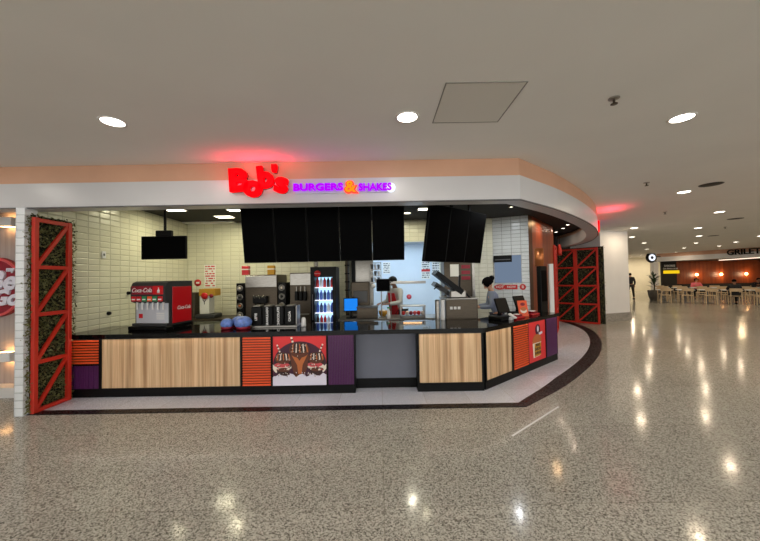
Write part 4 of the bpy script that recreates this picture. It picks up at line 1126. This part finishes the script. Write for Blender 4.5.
def person(label, loc, rz, J, shirt, trousers, skin='skin', hair='bun', sleeve='long', apron=None, shoe='black', cap=False):
    """local frame: faces -Y; J gives joint positions"""
    t = thing('person', label, 'person', loc, rz)
    J = {k: Vector(v) for k, v in J.items()}
    N_ = {'pel':(J['pel'],(.118,.088)), 'wst':(J['pel'].lerp(J['chest'],.45),(.098,.076)), 'chest':(J['chest'],(.105,.078)), 'nb':(J['neck'],(.055,.055)), 'nt':(J['neck'].lerp(J['head'],.6),(.052,.052))}
    E = [('pel','wst'),('wst','chest'),('chest','nb'),('nb','nt')]
    for s_ in 'lr':
        sh, el, wr = J['sh'+s_], J['el'+s_], J['wr'+s_]; hp, kn, an, to = J['hp'+s_], J['kn'+s_], J['an'+s_], J['to'+s_]
        N_.update({'sh'+s_:(sh,.062),'el'+s_:(el,.043),'wr'+s_:(wr,.027)})
        d = (wr-el).normalized(); pm = wr+d*.075
        side = d.cross(Vector((0,0,1))); side = side.normalized() if side.length > .2 else Vector((0,1,0))
        N_['pm'+s_] = (pm,(.034,.018)); E += [('chest','sh'+s_),('sh'+s_,'el'+s_),('el'+s_,'wr'+s_),('wr'+s_,'pm'+s_)]
        curl = Vector((0,0,-1)) if abs(d.z) < .7 else Vector((0,-1,0))
        for k, (o_, ln) in enumerate(((-.028,.070),(-.010,.080),(.009,.075),(.027,.060))):
            a = pm+side*o_+d*.02; b = a+d*ln*.55+curl*.008; c = b+(d+curl*.9).normalized()*ln*.45
            for q, p_, rr in (('a',a,.0095),('b',b,.0085),('c',c,.007)): N_['f%d%s%s'%(k,q,s_)] = (p_, rr)
            E += [('pm'+s_,'f%da%s'%(k,s_)),('f%da%s'%(k,s_),'f%db%s'%(k,s_)),('f%db%s'%(k,s_),'f%dc%s'%(k,s_))]
        th = wr+d*.03; N_['t1'+s_] = (th+side*-.04+d*.02,.011); N_['t2'+s_] = (th+side*-.055+d*.05+curl*.01,.009)
        E += [('wr'+s_,'t1'+s_),('t1'+s_,'t2'+s_)]
        N_.update({'hp'+s_:(hp,.088),'kn'+s_:(kn,.058),'an'+s_:(an,.038),'to'+s_:(to,(.045,.03))})
        E += [('pel','hp'+s_),('hp'+s_,'kn'+s_),('kn'+s_,'an'+s_),('an'+s_,'to'+s_)]
    v, f = skin_mesh(N_, E)
    mb = MB(); mb.add(v, f, 0, True)
    # head in its own frame: +up along neck->head, facing `look`
    look = J['look'].normalized(); up = (J['head']-J['neck']).normalized(); xr = look.cross(up).normalized(); up = xr.cross(look)
    HM = Matrix((( xr.x,-look.x,up.x,J['head'].x),(xr.y,-look.y,up.y,J['head'].y),(xr.z,-look.z,up.z,J['head'].z),(0,0,0,1)))
    h = MB(); h.ball((0,.0,.01),(.075,.092,.105),20,14); 
    hv = []
    for p_ in h.v:
        x, y, z = p_
        if z < -.02: k = 1-(-.02-z)*2.6; x *= k; y = y*.9-.008
        hv.append((x,y,z))
    mb.add(hv, h.f, 0, True, HM)
    e = MB(); e.ball((0,-.098,-.015),(.013,.02,.022),10,8); e.ball((-.077,.005,-.01),(.010,.022,.032),10,8); e.ball((.077,.005,-.01),(.010,.022,.032),10,8)
    e.ball((0,-.088,-.058),(.022,.008,.006),10,6)
    mb.add(e.v, e.f, 0, True, HM)
    mb.build('body', M[skin], t)
    e = MB()
    for sx in (-.03,.03): e.ball((sx,-.088,.012),(.011,.007,.006),8,6)
    m2 = MB(); m2.add(e.v, e.f, 0, True, HM); m2.build('eyes', M['hair'], t)
    # hair
    g = MB(); g.ball((0,.014,.030),(.085,.098,.098),20,14)
    g.f = [q for q in g.f if not all(g.v[i][1] < -.045 and g.v[i][2] < .075 for i in q) and not all(g.v[i][2] < -.03 for i in q)]
    g.m = [0]*len(g.f); g.sm = [True]*len(g.f)
    if hair == 'bun': g.v = [(x*1.22,y*1.22,z*1.15) for x,y,z in g.v]; g.ball((0,.135,.045),(.058,.058,.055),12,8)
    m2 = MB(); m2.add(g.v, g.f, 0, True, HM); m2.build('hair', M['hair'], t)
    if cap:
        g = MB().lathe([(0,.125),(.05,.12),(.085,.09),(.096,.045),(.094,.03)], n=20); g.bar((0,-.08,.045),(0,-.16,.03),.13,.01,(0,0,1))
        m2 = MB(); m2.add(g.v, g.f, 0, True, HM); m2.build('cap', M['black'], t)
    # shirt
    q = .014
    S = {'a':(J['pel']+Vector((0,0,-.02)),(.145+q,.105+q)),'b':(J['pel'].lerp(J['chest'],.45),(.125+q,.10+q)),'c':(J['chest'],(.145+q,.108+q)),'d':(J['neck']-(J['neck']-J['chest'])*.15,(.062,.058))}
    SE = [('a','b'),('b','c'),('c','d')]
    for s_ in 'lr':
        end = J['wr'+s_] if sleeve == 'long' else J['el'+s_]
        S['s'+s_] = (J['sh'+s_],.078); S['e'+s_] = (J['el'+s_],.058); SE += [('c','s'+s_),('s'+s_,'e'+s_)]
        if sleeve == 'long': S['w'+s_] = (J['wr'+s_].lerp(J['el'+s_],.1),.04); SE.append(('e'+s_,'w'+s_))
    v, f = skin_mesh(S, SE); MB().add(v, f, 0, True).build('shirt', shirt, t)
    S = {'a':(J['pel'],(.142+q,.108+q))}; SE = []
    for s_ in 'lr':
        S['h'+s_] = (J['hp'+s_],.102); S['k'+s_] = (J['kn'+s_],.074); S['n'+s_] = (J['an'+s_]+(J['kn'+s_]-J['an'+s_])*.08,.056)
        SE += [('a','h'+s_),('h'+s_,'k'+s_),('k'+s_,'n'+s_)]
    v, f = skin_mesh(S, SE); MB().add(v, f, 0, True).build('trousers', trousers, t)
    mb = MB()
    for s_ in 'lr':
        a = J['an'+s_]; b = J['to'+s_]; m = (a+b)/2; dd = (b-a); ang = math.atan2(dd.y,dd.x)
        o = MB(); o.rbox(-.12,.13,-.045,.045,-.035,.035,.02); mb.add(o.v,o.f,0,True,T(m.x,m.y,.038 if m.z < .2 else m.z,rz=ang))
    mb.build('shoes', M[shoe], t)
    if apron is not None:
        c = J['chest']; p_ = J['pel']; f_ = Vector((0,-1,0))
        a = MB()
        a.add([c+Vector((-.12,-.135,.05)),c+Vector((.12,-.135,.05)),p_+Vector((.17,-.15,.02)),p_+Vector((.18,-.16,-.40)),p_+Vector((-.18,-.16,-.40)),p_+Vector((-.17,-.15,.02)),
               c+Vector((-.12,-.125,.05)),c+Vector((.12,-.125,.05)),p_+Vector((.17,-.14,.02)),p_+Vector((.18,-.15,-.40)),p_+Vector((-.18,-.15,-.40)),p_+Vector((-.17,-.14,.02))],
              [(0,1,2,5),(5,2,3,4),(6,11,8,7),(11,10,9,8),(0,6,7,1),(1,7,8,2),(2,8,9,3),(3,9,10,4),(4,10,11,5),(5,11,6,0)])
        a.build('apron', apron, t)
    return t
def stand(h=1.68, lean=.0, arms='down', step=.0, headdown=0.):
    k = h/1.70
    J = {'pel':(0,.02,.95),'chest':(0,-.0-lean,1.28),'neck':(0,-.0-lean*1.3,1.46),'head':(0,-.03-lean*1.6,1.585),'look':(0,-1,-headdown)}
    for s_, sg in (('l',1),('r',-1)):
        J['sh'+s_] = (sg*.18,-lean*1.15,1.38)
        J['hp'+s_] = (sg*.095,.02,.88); J['kn'+s_] = (sg*.10,-.02-step*sg,.48); J['an'+s_] = (sg*.105,.03-step*sg*1.2,.075); J['to'+s_] = (sg*.12,-.11-step*sg*1.2,.04)
        if arms == 'down': J['el'+s_] = (sg*.24,.02,1.12); J['wr'+s_] = (sg*.25,-.05,.88)
        else: J['el'+s_] = (sg*.235,-.06-lean,1.12); J['wr'+s_] = (sg*.13,-.32-lean,1.10)
    return {a: (Vector(b)*k if a != 'look' else Vector(b)) for a, b in J.items()}
def sit(h=1.0, lean=.05):
    J = {'pel':(0,.05,.54),'chest':(0,.02-lean,.88),'neck':(0,.0-lean*1.4,1.06),'head':(0,-.03-lean*1.7,1.19),'look':(0,-1,-.3)}
    for s_, sg in (('l',1),('r',-1)):
        J['sh'+s_] = (sg*.18,-lean,.98); J['el'+s_] = (sg*.25,-.12-lean,.78); J['wr'+s_] = (sg*.12,-.34-lean,.80)
        J['hp'+s_] = (sg*.10,.02,.52); J['kn'+s_] = (sg*.12,-.38,.50); J['an'+s_] = (sg*.12,-.36,.08); J['to'+s_] = (sg*.13,-.50,.04)
    return J
c_red = mat('cloth_red',(196,30,38),.8); c_grey = mat('cloth_grey_blue',(124,132,150),.8); c_dark = mat('cloth_black',(20,20,24),.85)
c_white = mat('cloth_white',(190,192,190),.8); c_navy = mat('cloth_navy',(30,32,52),.85); c_pink = mat('cloth_pink',(226,110,120),.8); c_olive = mat('cloth_olive',(48,46,38),.85)
person('cook in a red apron and black cap standing by the pass worktable', (.40,7.42,.006), R(-55), stand(1.72,.06,'work',0,.5), c_white, c_dark, 'skin_dark', 'short', 'long', c_red, cap=True)
person('cashier in a grey-blue shirt with dark hair in a bun, bent over the till', (2.40,6.56,.006), R(-100), stand(1.64,.09,'work',0,.9), c_grey, c_navy, 'skin', 'bun', 'long')
person('person in a black top and dark trousers walking past the hall column', (16.9,21.5,0), R(165), stand(1.74,.0,'down',.12), c_dark, c_olive, 'skin', 'short')
person('person in a pink top seated at a far food court table', *SEAT[1,2,1], sit(), c_pink, c_dark, 'skin', 'bun')
person('person in black seated with back to the hall at the nearest row of tables', *SEAT[0,3,-1], sit(1,.02), c_dark, c_dark, 'skin_dark', 'short')
person('person in dark clothes leaning over a table near the dark lettering', *SEAT[1,5,1], sit(1,.14), c_dark, c_navy, 'skin_dark', 'short')

# ------------------------------------------------------------------ world, camera
w = bpy.data.worlds.new('w'); sc.world = w; w.use_nodes = True
w.node_tree.nodes['Background'].inputs[0].default_value = (.96,.955,.92,1)
w.node_tree.nodes['Background'].inputs[1].default_value = 2.7
cam = bpy.data.cameras.new('cam'); co = bpy.data.objects.new('cam', cam); COL.objects.link(co)
cam.sensor_fit = 'HORIZONTAL'; cam.sensor_width = 36; cam.lens = 36*318/760; cam.clip_end = 200; cam.clip_start = .02
pit = R(1.35); rol = R(1.0)
co.matrix_world = Matrix.Translation((0,0,1.7)) @ Matrix.Rotation(PI/2+pit,4,'X') @ Matrix.Rotation(-rol,4,'Z')
sc.camera = co
sc.view_settings.view_transform = 'Standard'; sc.view_settings.look = 'None'; sc.view_settings.gamma = 1; sc.view_settings.exposure = .12
sc.view_settings.use_curve_mapping = False
sc.cycles.max_bounces = 8; sc.cycles.diffuse_bounces = 5; sc.cycles.glossy_bounces = 4
sc.cycles.sample_clamp_indirect = 6; sc.cycles.use_denoising = True; sc.cycles.caustics_reflective = False; sc.cycles.caustics_refractive = False
try: sc.cycles.denoiser = 'OPENIMAGEDENOISE'
except Exception: pass
